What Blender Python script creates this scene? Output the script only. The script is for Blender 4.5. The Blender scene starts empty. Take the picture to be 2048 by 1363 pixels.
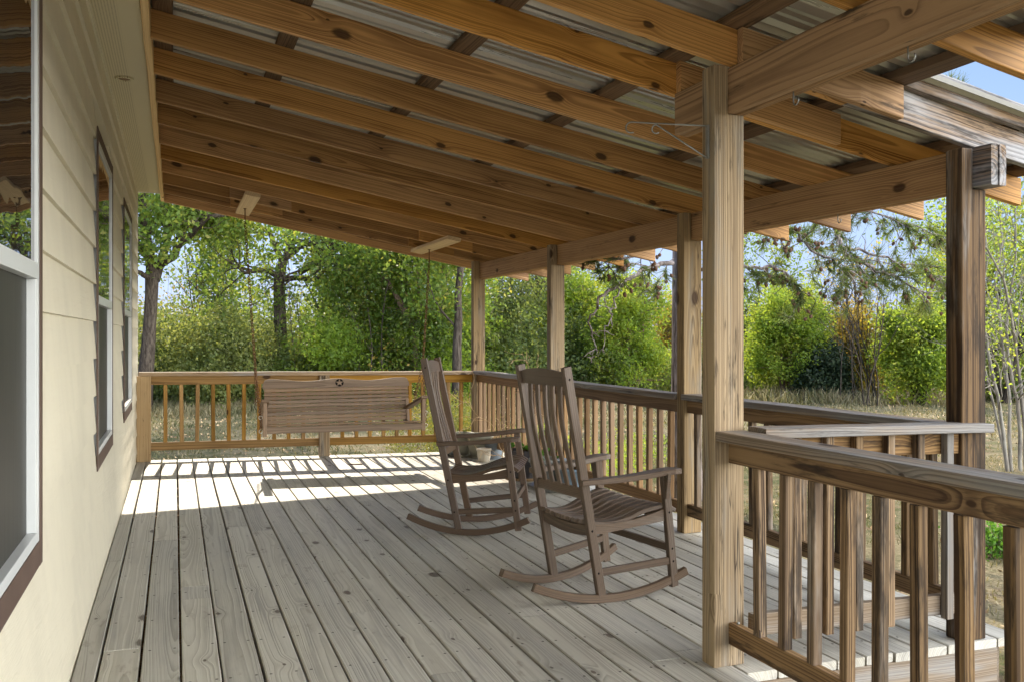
import bpy, math, random
import numpy as np
from mathutils import Vector, Matrix

random.seed(7)
RNG = np.random.default_rng(11)
S = bpy.context.scene
COL = S.collection

# ------------------------------------------------------------------ camera
CAM = Vector((0.372, 0.0, 1.27))
YAW = math.atan2(674.0, 1760.0)
cam_d = bpy.data.cameras.new('camera')
cam = bpy.data.objects.new('camera', cam_d); COL.objects.link(cam)
cam.location = CAM
cam.rotation_euler = (math.pi/2, 0, -YAW)
cam_d.sensor_width = 36.0
cam_d.lens = 36.0*1760.0/2048.0
cam_d.shift_y = -11.5/2048.0
cam_d.clip_start = 0.05; cam_d.clip_end = 2000
S.camera = cam
# ------------------------------------------------------------------ sky and sun
SUN = Vector((0.085, 1.31, 1.0)).normalized()      # towards the sun
EL = math.asin(SUN.z); AZ = math.atan2(SUN.x, SUN.y)
W = bpy.data.worlds.new('World'); S.world = W; W.use_nodes = True
nt = W.node_tree; nt.nodes.clear()
out = nt.nodes.new('ShaderNodeOutputWorld'); bg = nt.nodes.new('ShaderNodeBackground')
sky = nt.nodes.new('ShaderNodeTexSky'); sky.sky_type = 'NISHITA'; sky.sun_disc = False
sky.sun_elevation = EL; sky.sun_rotation = AZ; sky.air_density = 1.0; sky.dust_density = 0.15; sky.ozone_density = 1.6
tc = nt.nodes.new('ShaderNodeTexCoord'); mp = nt.nodes.new('ShaderNodeMapping'); mp.inputs['Scale'].default_value = (1.6, 1.6, 5.0)
def wn(op, a, b=None):
    x = nt.nodes.new('ShaderNodeMath'); x.operation = op
    for i, v in enumerate((a, b)):
        if v is None: continue
        if hasattr(v, 'links'): nt.links.new(v, x.inputs[i])
        else: x.inputs[i].default_value = v
    return x.outputs[0]
def wr(v, lo, hi, a, b):
    x = nt.nodes.new('ShaderNodeMapRange'); x.interpolation_type = 'SMOOTHSTEP'; nt.links.new(v, x.inputs[0])
    for i, q in enumerate((lo, hi, a, b)): x.inputs[i+1].default_value = q
    return x.outputs[0]
def wm(f, a, b, blend='MIX'):
    x = nt.nodes.new('ShaderNodeMix'); x.data_type = 'RGBA'; x.blend_type = blend
    for s_, v in (('Factor', f), ('A', a), ('B', b)):
        if hasattr(v, 'links'): nt.links.new(v, x.inputs[s_])
        else: x.inputs[s_].default_value = v
    return x.outputs['Result']
sx = nt.nodes.new('ShaderNodeSeparateXYZ'); nt.links.new(tc.outputs['Generated'], sx.inputs[0])
nz = nt.nodes.new('ShaderNodeTexNoise'); nz.inputs['Scale'].default_value = 1.5; nz.inputs['Detail'].default_value = 7; nz.inputs['Roughness'].default_value = .58
nt.links.new(tc.outputs['Generated'], mp.inputs[0]); nt.links.new(mp.outputs[0], nz.inputs['Vector'])
# thin high cloud in front of the sun side, very bright unseen cloud added to fill the porch shade
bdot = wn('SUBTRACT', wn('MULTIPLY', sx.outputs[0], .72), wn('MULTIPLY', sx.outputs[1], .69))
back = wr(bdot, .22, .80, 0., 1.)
veil_fill = wm(back, (.98, 1.28, 2.2, 1), (27., 26.4, 25., 1))
dim = wr(sx.outputs[1], -.4, .4, 1.0, .27)
cmb = nt.nodes.new('ShaderNodeCombineColor'); [nt.links.new(dim, cmb.inputs[i]) for i in range(3)]
s2 = wm(1.0, sky.outputs[0], cmb.outputs[0], 'MULTIPLY')
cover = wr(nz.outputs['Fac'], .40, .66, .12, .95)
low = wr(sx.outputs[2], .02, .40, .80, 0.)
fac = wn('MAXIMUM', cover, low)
nt.links.new(wm(fac, s2, veil_fill), bg.inputs['Color'])
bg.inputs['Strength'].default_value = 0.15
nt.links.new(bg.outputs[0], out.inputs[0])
sl = bpy.data.lights.new('sun', 'SUN'); sl.energy = 2.0; sl.angle = math.radians(.53); sl.color = (1, .88, .70)
so = bpy.data.objects.new('sun', sl); COL.objects.link(so); so.location = (5, 20, 20)
so.rotation_euler = SUN.to_track_quat('Z', 'Y').to_euler()
S.view_settings.view_transform = 'Standard'; S.view_settings.look = 'None'
S.view_settings.exposure = 1.84; S.view_settings.gamma = 1.0
S.cycles.max_bounces = 10; S.cycles.diffuse_bounces = 6; S.cycles.glossy_bounces = 4
S.cycles.transmission_bounces = 6; S.cycles.transparent_max_bounces = 8
S.cycles.sample_clamp_indirect = 8
try:
    S.cycles.use_denoising = True; S.cycles.denoiser = 'OPENIMAGEDENOISE'
except Exception: pass

# ------------------------------------------------------------------ node helper
class NG:
    def __init__(s, name):
        s.m = bpy.data.materials.new(name); s.m.use_nodes = True
        s.t = s.m.node_tree; s.t.nodes.clear()
        s.out = s.t.nodes.new('ShaderNodeOutputMaterial')
    def n(s, typ, **kw):
        x = s.t.nodes.new(typ)
        for k, v in kw.items(): setattr(x, k, v)
        return x
    def L(s, a, b): s.t.links.new(a, b)
    def put(s, sock, v):
        if hasattr(v, 'links'): s.L(v, sock)
        elif isinstance(v, (tuple, list)) and sock.type == 'RGBA' and len(v) == 3: sock.default_value = (*v, 1)
        else: sock.default_value = v
    def m_(s, op, a, b=None, c=None, clamp=False):
        x = s.n('ShaderNodeMath', operation=op); x.use_clamp = clamp
        s.put(x.inputs[0], a)
        if b is not None: s.put(x.inputs[1], b)
        if c is not None: s.put(x.inputs[2], c)
        return x.outputs[0]
    def v_(s, op, a, b=None):
        x = s.n('ShaderNodeVectorMath', operation=op); s.put(x.inputs[0], a)
        if b is not None: s.put(x.inputs[1], b)
        return x.outputs[0]
    def xyz(s, a, b, c):
        x = s.n('ShaderNodeCombineXYZ'); s.put(x.inputs[0], a); s.put(x.inputs[1], b); s.put(x.inputs[2], c); return x.outputs[0]
    def sep(s, v):
        x = s.n('ShaderNodeSeparateXYZ'); s.L(v, x.inputs[0]); return x.outputs
    def noise(s, vec, scale=1., detail=2., rough=.5, col=False, dist=0.):
        x = s.n('ShaderNodeTexNoise'); s.L(vec, x.inputs['Vector'])
        x.inputs['Scale'].default_value = scale; x.inputs['Detail'].default_value = detail
        x.inputs['Roughness'].default_value = rough; x.inputs['Distortion'].default_value = dist
        return x.outputs['Color' if col else 'Fac']
    def mix(s, f, a, b, blend='MIX'):
        x = s.n('ShaderNodeMix', data_type='RGBA', blend_type=blend)
        s.put(x.inputs['Factor'], f); s.put(x.inputs['A'], a); s.put(x.inputs['B'], b); return x.outputs['Result']
    def ramp(s, f, lo, hi, a=0., b=1.):
        x = s.n('ShaderNodeMapRange', interpolation_type='SMOOTHSTEP'); s.put(x.inputs[0], f)
        x.inputs[1].default_value = lo; x.inputs[2].default_value = hi; x.inputs[3].default_value = a; x.inputs[4].default_value = b
        return x.outputs[0]
    def attr(s, name, o='Vector'):
        x = s.n('ShaderNodeAttribute', attribute_name=name); return x.outputs[o]
    def geo(s, o='Position'): return s.n('ShaderNodeNewGeometry').outputs[o]
    def bsdf(s, col, rough=.7, spec=.3, metal=0., bump=None, bstr=.3, bdist=.002):
        b = s.n('ShaderNodeBsdfPrincipled'); s.put(b.inputs['Base Color'], col); s.put(b.inputs['Roughness'], rough)
        b.inputs['Specular IOR Level'].default_value = spec; b.inputs['Metallic'].default_value = metal
        if bump is not None:
            x = s.n('ShaderNodeBump'); x.inputs['Strength'].default_value = bstr; x.inputs['Distance'].default_value = bdist
            s.L(bump, x.inputs['Height']); s.L(x.outputs[0], b.inputs['Normal'])
        s.L(b.outputs[0], s.out.inputs[0]); return b

def plain(name, col, rough=.6, spec=.4, metal=0., var=.12, scale=6.):
    g = NG(name); p = g.geo()
    n = g.noise(p, scale, 5, .6)
    c = g.mix(g.m_('MULTIPLY', n, 1.0), tuple(v*(1-var*1.6) for v in col), tuple(min(1, v*(1+var)) for v in col))
    g.bsdf(c, rough, spec, metal, bump=g.noise(p, scale*12, 3, .6), bstr=.15)
    return g.m

def wood(name, light, dark, knot=(.035, .016, .008), grey=None, greyamt=0., ring=.011, ringamt=.55, black=0., knots=.62,
         rough=.72, spec=.25, nails=False, blot=.5, var=.35, crack=0., bump=.5):
    g = NG(name)
    G = g.attr('gr'); R = g.attr('rv'); u, v, w = g.sep(G); r1, r2, r3 = g.sep(R)
    uo = g.m_('MULTIPLY_ADD', r1, 61.0, u)
    base = g.xyz(uo, g.m_('MULTIPLY_ADD', r2, 17.0, v), g.m_('MULTIPLY_ADD', r3, 17.0, w))
    # knots (some cells of a Voronoi along the board)
    kv = g.n('ShaderNodeTexVoronoi', voronoi_dimensions='2D'); kv.inputs['Scale'].default_value = 1.0; kv.inputs['Randomness'].default_value = .85
    vw = g.m_('ADD', v, w)
    g.L(g.v_('MULTIPLY', g.xyz(uo, g.m_('MULTIPLY_ADD', r2, 31.0, vw), 0.0), (2.6, 5.0, 1)), kv.inputs['Vector'])
    kd = kv.outputs['Distance']; ks = g.sep(kv.outputs['Color'])[0]
    sel = g.ramp(ks, knots, knots+.02)
    ksz = g.m_('MULTIPLY_ADD', g.m_('POWER', g.sep(kv.outputs['Color'])[1], 2.0), .13, .035)
    kn = g.noise(g.v_('MULTIPLY', base, (30, 60, 60)), 1., 3)
    kdd = g.m_('ADD', kd, g.m_('MULTIPLY', g.m_('SUBTRACT', kn, .5), .05))
    kmask = g.m_('MULTIPLY', g.m_('SUBTRACT', 1.0, g.m_('DIVIDE', kdd, ksz), clamp=True), sel)
    kmask = g.ramp(kmask, .0, .45)
    halo = g.m_('MULTIPLY', g.m_('POWER', 2.718, g.m_('MULTIPLY', g.m_('MULTIPLY', kd, kd), -34.0)), sel)
    # growth rings
    wob = g.m_('SUBTRACT', g.noise(g.v_('MULTIPLY', base, (.9, 3., 3.)), 1., 2), .5)
    lw = g.m_('SUBTRACT', g.noise(g.xyz(g.m_('MULTIPLY', uo, .55), r2, r3), 1., 1), .5)
    pv = g.m_('SUBTRACT', v, g.m_('MULTIPLY', g.m_('SUBTRACT', r1, .5), .16))
    pw = g.m_('ADD', w, g.m_('ADD', g.m_('MULTIPLY_ADD', r3, .06, .012), g.m_('MULTIPLY', lw, .09)))
    rad = g.m_('SQRT', g.m_('ADD', g.m_('MULTIPLY', pv, pv), g.m_('MULTIPLY', pw, pw)))
    rad = g.m_('ADD', rad, g.m_('MULTIPLY', wob, .035))
    rad = g.m_('ADD', rad, g.m_('MULTIPLY', halo, .018))
    rw = g.noise(g.xyz(g.m_('MULTIPLY', rad, 55.0), g.m_('MULTIPLY', r1, 40.), g.m_('MULTIPLY', uo, .15)), 1., 2)
    rad = g.m_('ADD', rad, g.m_('MULTIPLY', g.m_('SUBTRACT', rw, .5), ring*3.2))
    ra = g.noise(g.xyz(g.m_('MULTIPLY', rad, 90.0), g.m_('MULTIPLY', r2, 40.), g.m_('MULTIPLY', uo, .4)), 1., 2)
    rr = g.m_('FRACT', g.m_('DIVIDE', rad, ring))
    rr = g.m_('MULTIPLY', g.m_('MULTIPLY', g.ramp(rr, .1, .82), g.ramp(rr, 1., .86)), g.m_('MULTIPLY_ADD', ra, 1.5, .2))
    fib = g.noise(g.v_('MULTIPLY', base, (3., 150., 150.)), 1., 3, .6)
    blt = g.noise(g.v_('MULTIPLY', base, (1.1, 5., 5.)), 1., 4, .6)
    brd = g.m_('MULTIPLY_ADD', g.m_('FRACT', g.m_('MULTIPLY', g.m_('ADD', r1, r2), 7.31)), var, 1-var*.55)
    f = g.m_('ADD', g.m_('MULTIPLY', rr, ringamt), g.m_('MULTIPLY', g.m_('SUBTRACT', fib, .5), .55))
    f = g.m_('ADD', f, g.m_('MULTIPLY', g.m_('SUBTRACT', blt, .5), blot), clamp=True)
    f = g.m_('ADD', f, g.m_('MULTIPLY', halo, .22), clamp=True)
    c = g.mix(f, light, dark)
    if grey is not None:
        gn = g.noise(g.v_('MULTIPLY', base, (.8, 7., 7.)), 1.3, 5, .65)
        gm = g.ramp(gn, .75-greyamt*.6, .95-greyamt*.55)
        gc = g.mix(g.m_('MULTIPLY_ADD', rr, .5, g.m_('MULTIPLY', fib, .5)), grey, tuple(x*.45 for x in grey))
        c = g.mix(g.m_('MULTIPLY', gm, .92), c, gc)
    if black > 0:
        bn = g.noise(g.v_('MULTIPLY', base, (1.2, 9., 9.)), 1.7, 5, .7)
        bm = g.ramp(bn, .61-black*.22, .74-black*.18)
        c = g.mix(g.m_('MULTIPLY', bm, .8), c, (.02, .014, .01))
    c = g.mix(g.m_('MULTIPLY', kmask, .85), c, knot)
    if crack > 0:
        cn = g.noise(g.v_('MULTIPLY', base, (1.5, 40., 40.)), 1., 2, .5)
        cm = g.m_('MULTIPLY', g.ramp(g.m_('ABSOLUTE', g.m_('SUBTRACT', cn, .5)), .012*crack, .0), g.ramp(blt, .45, .6))
        c = g.mix(cm, c, (.02, .012, .008))
    if nails:
        P = g.geo(); px, py, pz = g.sep(P)
        sm = g.noise(g.v_('MULTIPLY', base, (6., 14., 14.)), 1., 4, .6)
        c = g.mix(g.ramp(sm, .60, .74, 0, .42), c, (.16, .12, .085))
        du = g.m_('SUBTRACT', g.m_('FRACT', g.m_('DIVIDE', g.m_('ADD', py, g.m_('MULTIPLY', g.m_('SUBTRACT', r1, .5), .02)), .4064)), .5)
        du = g.m_('MULTIPLY', du, .4064)
        dv = g.m_('SUBTRACT', g.m_('ABSOLUTE', g.m_('ADD', v, g.m_('MULTIPLY', g.m_('SUBTRACT', r2, .5), .01))), .047)
        dd = g.m_('SQRT', g.m_('ADD', g.m_('MULTIPLY', du, du), g.m_('MULTIPLY', dv, dv)))
        nm = g.ramp(dd, .0068, .0045)
        c = g.mix(nm, c, (.035, .025, .018))
    hs = g.n('ShaderNodeHueSaturation'); g.L(c, hs.inputs['Color']); g.L(brd, hs.inputs['Value'])
    g.put(hs.inputs['Saturation'], g.m_('MULTIPLY_ADD', r3, .25, .88))
    hgt = g.m_('SUBTRACT', g.m_('MULTIPLY', fib, .5), g.m_('ADD', g.m_('MULTIPLY', rr, .6), kmask))
    g.bsdf(hs.outputs[0], rough, spec, bump=hgt, bstr=bump, bdist=.0015)
    return g.m

M = {}
M['rafter'] = wood('rafter_pine', (.56, .315, .125), (.155, .068, .024), knots=.50, ring=.012, ringamt=.62, blot=1.5, rough=.55, var=.5)
M['beam'] = wood('beam_pine', (0.405, 0.251, 0.132), (0.141, 0.075, 0.035), knots=.62, ring=.012, ringamt=.6, blot=1.3, black=.14, var=.4)
M['block'] = wood('hanger_pine', (.74, .56, .33), (.5, .33, .17), knots=.8, ring=.016, blot=.4)
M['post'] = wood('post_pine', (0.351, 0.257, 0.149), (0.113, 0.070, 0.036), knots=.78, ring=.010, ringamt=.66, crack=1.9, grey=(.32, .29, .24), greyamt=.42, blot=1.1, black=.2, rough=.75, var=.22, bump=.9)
M['postbrown'] = wood('corner_post_pine', (.46, .31, .14), (.25, .14, .05), knots=.82, ring=.011, ringamt=.5, crack=.8)
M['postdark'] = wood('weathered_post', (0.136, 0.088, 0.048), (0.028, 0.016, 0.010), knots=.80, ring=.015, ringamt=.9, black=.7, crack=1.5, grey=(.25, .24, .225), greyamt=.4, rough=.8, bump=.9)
M['rail'] = wood('rail_pine', (0.255, 0.157, 0.072), (0.064, 0.032, 0.015), knots=.70, ring=.010, ringamt=.75, black=.42, blot=1.2, bump=.8)
M['railgold'] = wood('treated_rail', (.40, .235, .075), (.15, .075, .02), knots=.72, ring=.012, ringamt=.6, blot=1.2, var=.5)
M['balfront'] = wood('baluster_brown', (0.289, 0.183, 0.098), (0.111, 0.061, 0.031), knots=.82, ring=.013, ringamt=.6, blot=1., var=.5)
M['cap'] = wood('cap_weathered', (.31, .235, .165), (.11, .075, .05), knots=.74, ring=.011, ringamt=.8, grey=(.31, .30, .29), greyamt=.62, black=.3, rough=.6, spec=.4, bump=.9)
M['capside'] = wood('cap_brown', (.34, .24, .14), (.14, .085, .045), knots=.78, ring=.011, ringamt=.55, grey=(.36, .36, .36), greyamt=.45)
M['bal'] = wood('baluster_weathered', (0.226, 0.148, 0.078), (0.043, 0.023, 0.012), knots=.76, ring=.013, ringamt=.85, black=.6, grey=(.30, .265, .225), greyamt=.4, blot=1.25, var=.6, bump=.9)
M['balgrey'] = wood('baluster_grey', (0.272, 0.212, 0.153), (0.102, 0.068, 0.047), knots=.8, ring=.011, ringamt=.8, grey=(.25, .24, .225), greyamt=.6, black=.2, bump=.9)
M['greyboard'] = wood('weathered_rake', (0.272, 0.176, 0.096), (0.048, 0.026, 0.014), knots=.80, ring=.018, ringamt=1., black=.55, grey=(.40, .40, .41), greyamt=.7, blot=1.3, bump=.9)
M['purlin'] = wood('purlin', (.17, .105, .06), (.055, .032, .018), knots=.85, ring=.012, black=.25, grey=(.2, .19, .17), greyamt=.2)
M['deck'] = wood('deck_boards', (.51, .49, .43), (.25, .225, .18), knot=(.07, .045, .03), knots=.58, ring=.011, ringamt=.42, blot=.75, var=.24, nails=True, rough=.5, spec=.4,
                 grey=(.50, .475, .425), greyamt=.5, bump=.8)
M['fascia'] = wood('rim_board', (0.264, 0.208, 0.152), (0.136, 0.096, 0.064), knots=.84, ring=.010, ringamt=.8, grey=(.32, .305, .285), greyamt=.5)
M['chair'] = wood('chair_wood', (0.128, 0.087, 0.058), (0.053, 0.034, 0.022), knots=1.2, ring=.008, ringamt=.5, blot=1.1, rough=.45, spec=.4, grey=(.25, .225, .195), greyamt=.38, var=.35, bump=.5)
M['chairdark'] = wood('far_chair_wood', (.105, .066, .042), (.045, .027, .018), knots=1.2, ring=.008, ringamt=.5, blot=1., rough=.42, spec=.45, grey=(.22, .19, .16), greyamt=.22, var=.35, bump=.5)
M['swing'] = wood('swing_wood', (.27, .18, .11), (.12, .074, .042), knots=1.2, ring=.010, ringamt=.55, blot=1.0, rough=.5, spec=.4, grey=(.30, .255, .205), greyamt=.25, var=.5, bump=.5)
M['flashing'] = plain('painted_flashing', (.22, .21, .18), .6, .3)
M['black'] = plain('dark_disc', (.012, .010, .009), .9, .1)
M['steel'] = plain('bracket_steel', (.30, .31, .30), .45, .5, .7, .2, 30)
M['rust'] = plain('rusty_chain', (.23, .12, .055), .7, .3, .5, .5, 40)
M['ring'] = plain('zinc_ring', (.6, .58, .52), .4, .5, .8, .2, 40)
M['trim'] = plain('brown_trim', (.115, .075, .058), .6, .3, 0, .2, 8)
M['vinyl'] = plain('white_vinyl', (.62, .64, .64), .35, .5, 0, .06, 5)
M['soffit'] = None
M['screenframe'] = plain('screen_frame_grey', (.25, .26, .26), .5)
M['clay'] = plain('sage_pot', (.30, .29, .23), .6, .3, 0, .15, 12)
M['clay2'] = plain('grey_pot', (.26, .265, .25), .6, .3, 0, .15, 12)
M['cream'] = plain('cream_ceramic', (.72, .66, .55), .3, .5, 0, .08, 20)
M['greyblue'] = plain('grey_blue_pot', (.17, .20, .23), .5, .4, 0, .2, 12)
M['bluepot'] = plain('blue_ceramic', (.24, .34, .44), .25, .6, 0, .2, 10)
M['darkpot'] = plain('dark_pot', (.05, .045, .05), .5, .4, 0, .2, 12)
M['soil'] = plain('potting_soil', (.07, .05, .035), .95, .1, 0, .5, 40)
M['foil'] = plain('tin_tray', (.6, .6, .6), .3, .6, .9, .2, 30)
M['wicker'] = plain('tray_wood', (.30, .20, .11), .7, .3, 0, .3, 30)
M['plastic'] = plain('white_plastic', (.7, .7, .68), .5, .4, 0, .05, 10)

def mat_soffit():
    g = NG('perforated_soffit'); x, y, z = g.sep(g.geo())
    fx = g.m_('SUBTRACT', g.m_('FRACT', g.m_('MULTIPLY', x, 75.0)), .5); fy = g.m_('SUBTRACT', g.m_('FRACT', g.m_('MULTIPLY', y, 60.0)), .5)
    d = g.m_('SQRT', g.m_('ADD', g.m_('MULTIPLY', fx, fx), g.m_('MULTIPLY', fy, fy)))
    hole = g.m_('MULTIPLY', g.ramp(d, .30, .18), g.m_('MULTIPLY', g.ramp(x, .016, .02), g.ramp(x, .127, .123)))
    c = g.mix(hole, (.66, .60, .42), (.30, .25, .15))
    g.bsdf(c, .5, .4, bump=g.m_('MULTIPLY', hole, -1.0), bstr=.4); return g.m
M['soffit'] = mat_soffit()

def mat_siding():
    g = NG('cream_siding'); p = g.geo(); x, y, z = g.sep(p)
    q = g.xyz(g.m_('MULTIPLY', y, 2.2), g.m_('MULTIPLY', z, 26.0), x)
    n = g.noise(q, 1.6, 4, .6, dist=1.2)
    st = g.noise(g.xyz(g.m_('MULTIPLY', y, 3.0), g.m_('MULTIPLY', z, .7), 0.0), 1., 5, .65)
    c = g.mix(g.ramp(st, .35, .75), (.69, .64, .505), (.62, .575, .455))
    sc = g.noise(p, 9., 6, .75)
    c = g.mix(g.m_('MULTIPLY', g.ramp(sc, .62, .76), g.ramp(z, .8, .0)), c, (.50, .44, .35))
    g.bsdf(c, .62, .3, bump=n, bstr=.65, bdist=.004); return g.m
M['siding'] = mat_siding()

def mat_metal():
    g = NG('metal_roofing'); p = g.geo(); x, y, z = g.sep(p)
    n = g.noise(g.v_('MULTIPLY', p, (1.5, 30., 1.)), 1., 4, .6)
    c = g.mix(n, (.36, .35, .32), (.52, .51, .47))
    g.bsdf(c, g.m_('MULTIPLY_ADD', n, .15, .22), .5, .65); return g.m
M['roofmetal'] = mat_metal()

def mat_glass():
    g = NG('window_glass'); p = g.geo(); x, y, z = g.sep(p)
    n = g.noise(g.xyz(x, g.m_('MULTIPLY', y, 2.2), g.m_('MULTIPLY', z, 7.)), 1.2, 2, .5)
    g.bsdf((.012, .014, .014), .015, .8, bump=n, bstr=.055, bdist=.02); return g.m
M['glass'] = mat_glass()
def mat_screen():
    g = NG('insect_screen'); p = g.geo(); x, y, z = g.sep(p)
    n = g.noise(g.xyz(x, g.m_('MULTIPLY', y, 60.0), g.m_('MULTIPLY', z, 2.0)), 1., 2, .5)
    c = g.mix(n, (.025, .026, .023), (.065, .063, .056)); g.bsdf(c, .5, .3); return g.m
M['screen'] = mat_screen()

def mat_bark(name, a, b, sc=1.):
    g = NG(name); G = g.attr('gr'); u, v, w = g.sep(G); P = g.geo()
    n = g.noise(g.v_('MULTIPLY', P, (26*sc, 26*sc, 5*sc)), 1., 5, .65, dist=.6)
    c = g.mix(g.ramp(n, .35, .65), b, a)
    g.bsdf(c, .9, .15, bump=n, bstr=.9, bdist=.02); return g.m
M['bark'] = mat_bark('oak_bark', (.10, .082, .066), (.03, .023, .018))
M['pinebark'] = mat_bark('pine_bark', (.30, .26, .25), (.08, .06, .05), .8)
M['palebark'] = mat_bark('smooth_pale_bark', (.30, .28, .235), (.17, .145, .12), .6)
M['twig'] = mat_bark('dead_twig', (.24, .17, .12), (.10, .065, .045), 1.)
M['straw'] = mat_bark('dry_vine', (.68, .50, .30), (.42, .28, .15), 1.)

def mat_leaf(name, cols, trans=.6, rough=.5, tmul=2.0):
    g = NG(name); r = g.attr('lr', 'Fac')
    rp = g.n('ShaderNodeValToRGB'); g.L(r, rp.inputs[0]); e = rp.color_ramp.elements
    e[0].position = 0; e[0].color = (*cols[0], 1); e[1].position = 1; e[1].color = (*cols[-1], 1)
    for i, c in enumerate(cols[1:-1]):
        k = e.new((i+1)/(len(cols)-1)); k.color = (*c, 1)
    p = g.noise(g.geo(), .8, 2); c = g.mix(g.m_('MULTIPLY', g.ramp(p, .35, .65), .35), rp.outputs[0], tuple(x*.6 for x in cols[0]))
    d = g.n('ShaderNodeBsdfPrincipled'); g.L(c, d.inputs['Base Color']); d.inputs['Roughness'].default_value = rough; d.inputs['Specular IOR Level'].default_value = .3
    t = g.n('ShaderNodeBsdfTranslucent'); tcx = g.mix(1.0, c, (tmul*1.15, tmul, tmul*.5), 'MULTIPLY'); g.L(tcx, t.inputs[0])
    m = g.n('ShaderNodeMixShader'); m.inputs[0].default_value = trans
    g.L(d.outputs[0], m.inputs[1]); g.L(t.outputs[0], m.inputs[2]); g.L(m.outputs[0], g.out.inputs[0]); return g.m
M['lf_oak'] = mat_leaf('oak_leaf', [(.085, .145, .04), (.115, .19, .045), (.165, .235, .055), (.27, .27, .07)])
M['lf_mid'] = mat_leaf('thicket_leaf', [(.075, .115, .05), (.105, .155, .06), (.145, .19, .07), (.20, .23, .09)], .6)
M['lf_lime'] = mat_leaf('lime_leaf', [(.13, .21, .04), (.18, .27, .05), (.24, .32, .06), (.31, .33, .08)], .62)
M['lf_dark'] = mat_leaf('cedar_leaf', [(.022, .042, .02), (.035, .06, .028), (.05, .075, .035)], .25, tmul=1.1)
M['lf_yel'] = mat_leaf('autumn_leaf', [(.12, .15, .04), (.22, .20, .05), (.34, .24, .05), (.30, .24, .08)], .5)
M['lf_pine'] = mat_leaf('pine_needle', [(.06, .095, .03), (.095, .14, .04), (.14, .17, .05)], .45, tmul=1.5)
M['lf_grass'] = mat_leaf('dry_grass', [(.095, .11, .045), (.17, .17, .085), (.28, .25, .155), (.38, .33, .22)], .35, tmul=1.2)
M['lf_plant'] = mat_leaf('pot_plant_leaf', [(.06, .16, .03), (.12, .26, .04)], .5)

def mat_ground():
    g = NG('yard_ground'); p = g.geo(); x, y, z = g.sep(p)
    a = g.noise(p, .35, 5, .6); b = g.noise(p, 2.2, 6, .75, dist=.6); c_ = g.noise(p, 26., 5, .75)
    f = g.m_('ADD', g.m_('MULTIPLY', a, .45), g.m_('MULTIPLY', b, .55))
    c = g.mix(g.ramp(f, .40, .58), (.11, .125, .05), (.34, .285, .175))
    c = g.mix(g.ramp(g.noise(p, .9, 6, .75, dist=.8), .56, .66, 0, .8), c, (.33, .215, .145))
    c = g.mix(g.ramp(c_, .35, .75, 0, .75), c, (.06, .05, .028))
    g.bsdf(c, .95, .1, bump=c_, bstr=1., bdist=.05); return g.m
M['ground'] = mat_ground()
M['cone'] = plain('pine_cone_scales', (.13, .075, .045), .85, .2, 0, .4, 60)

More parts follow.
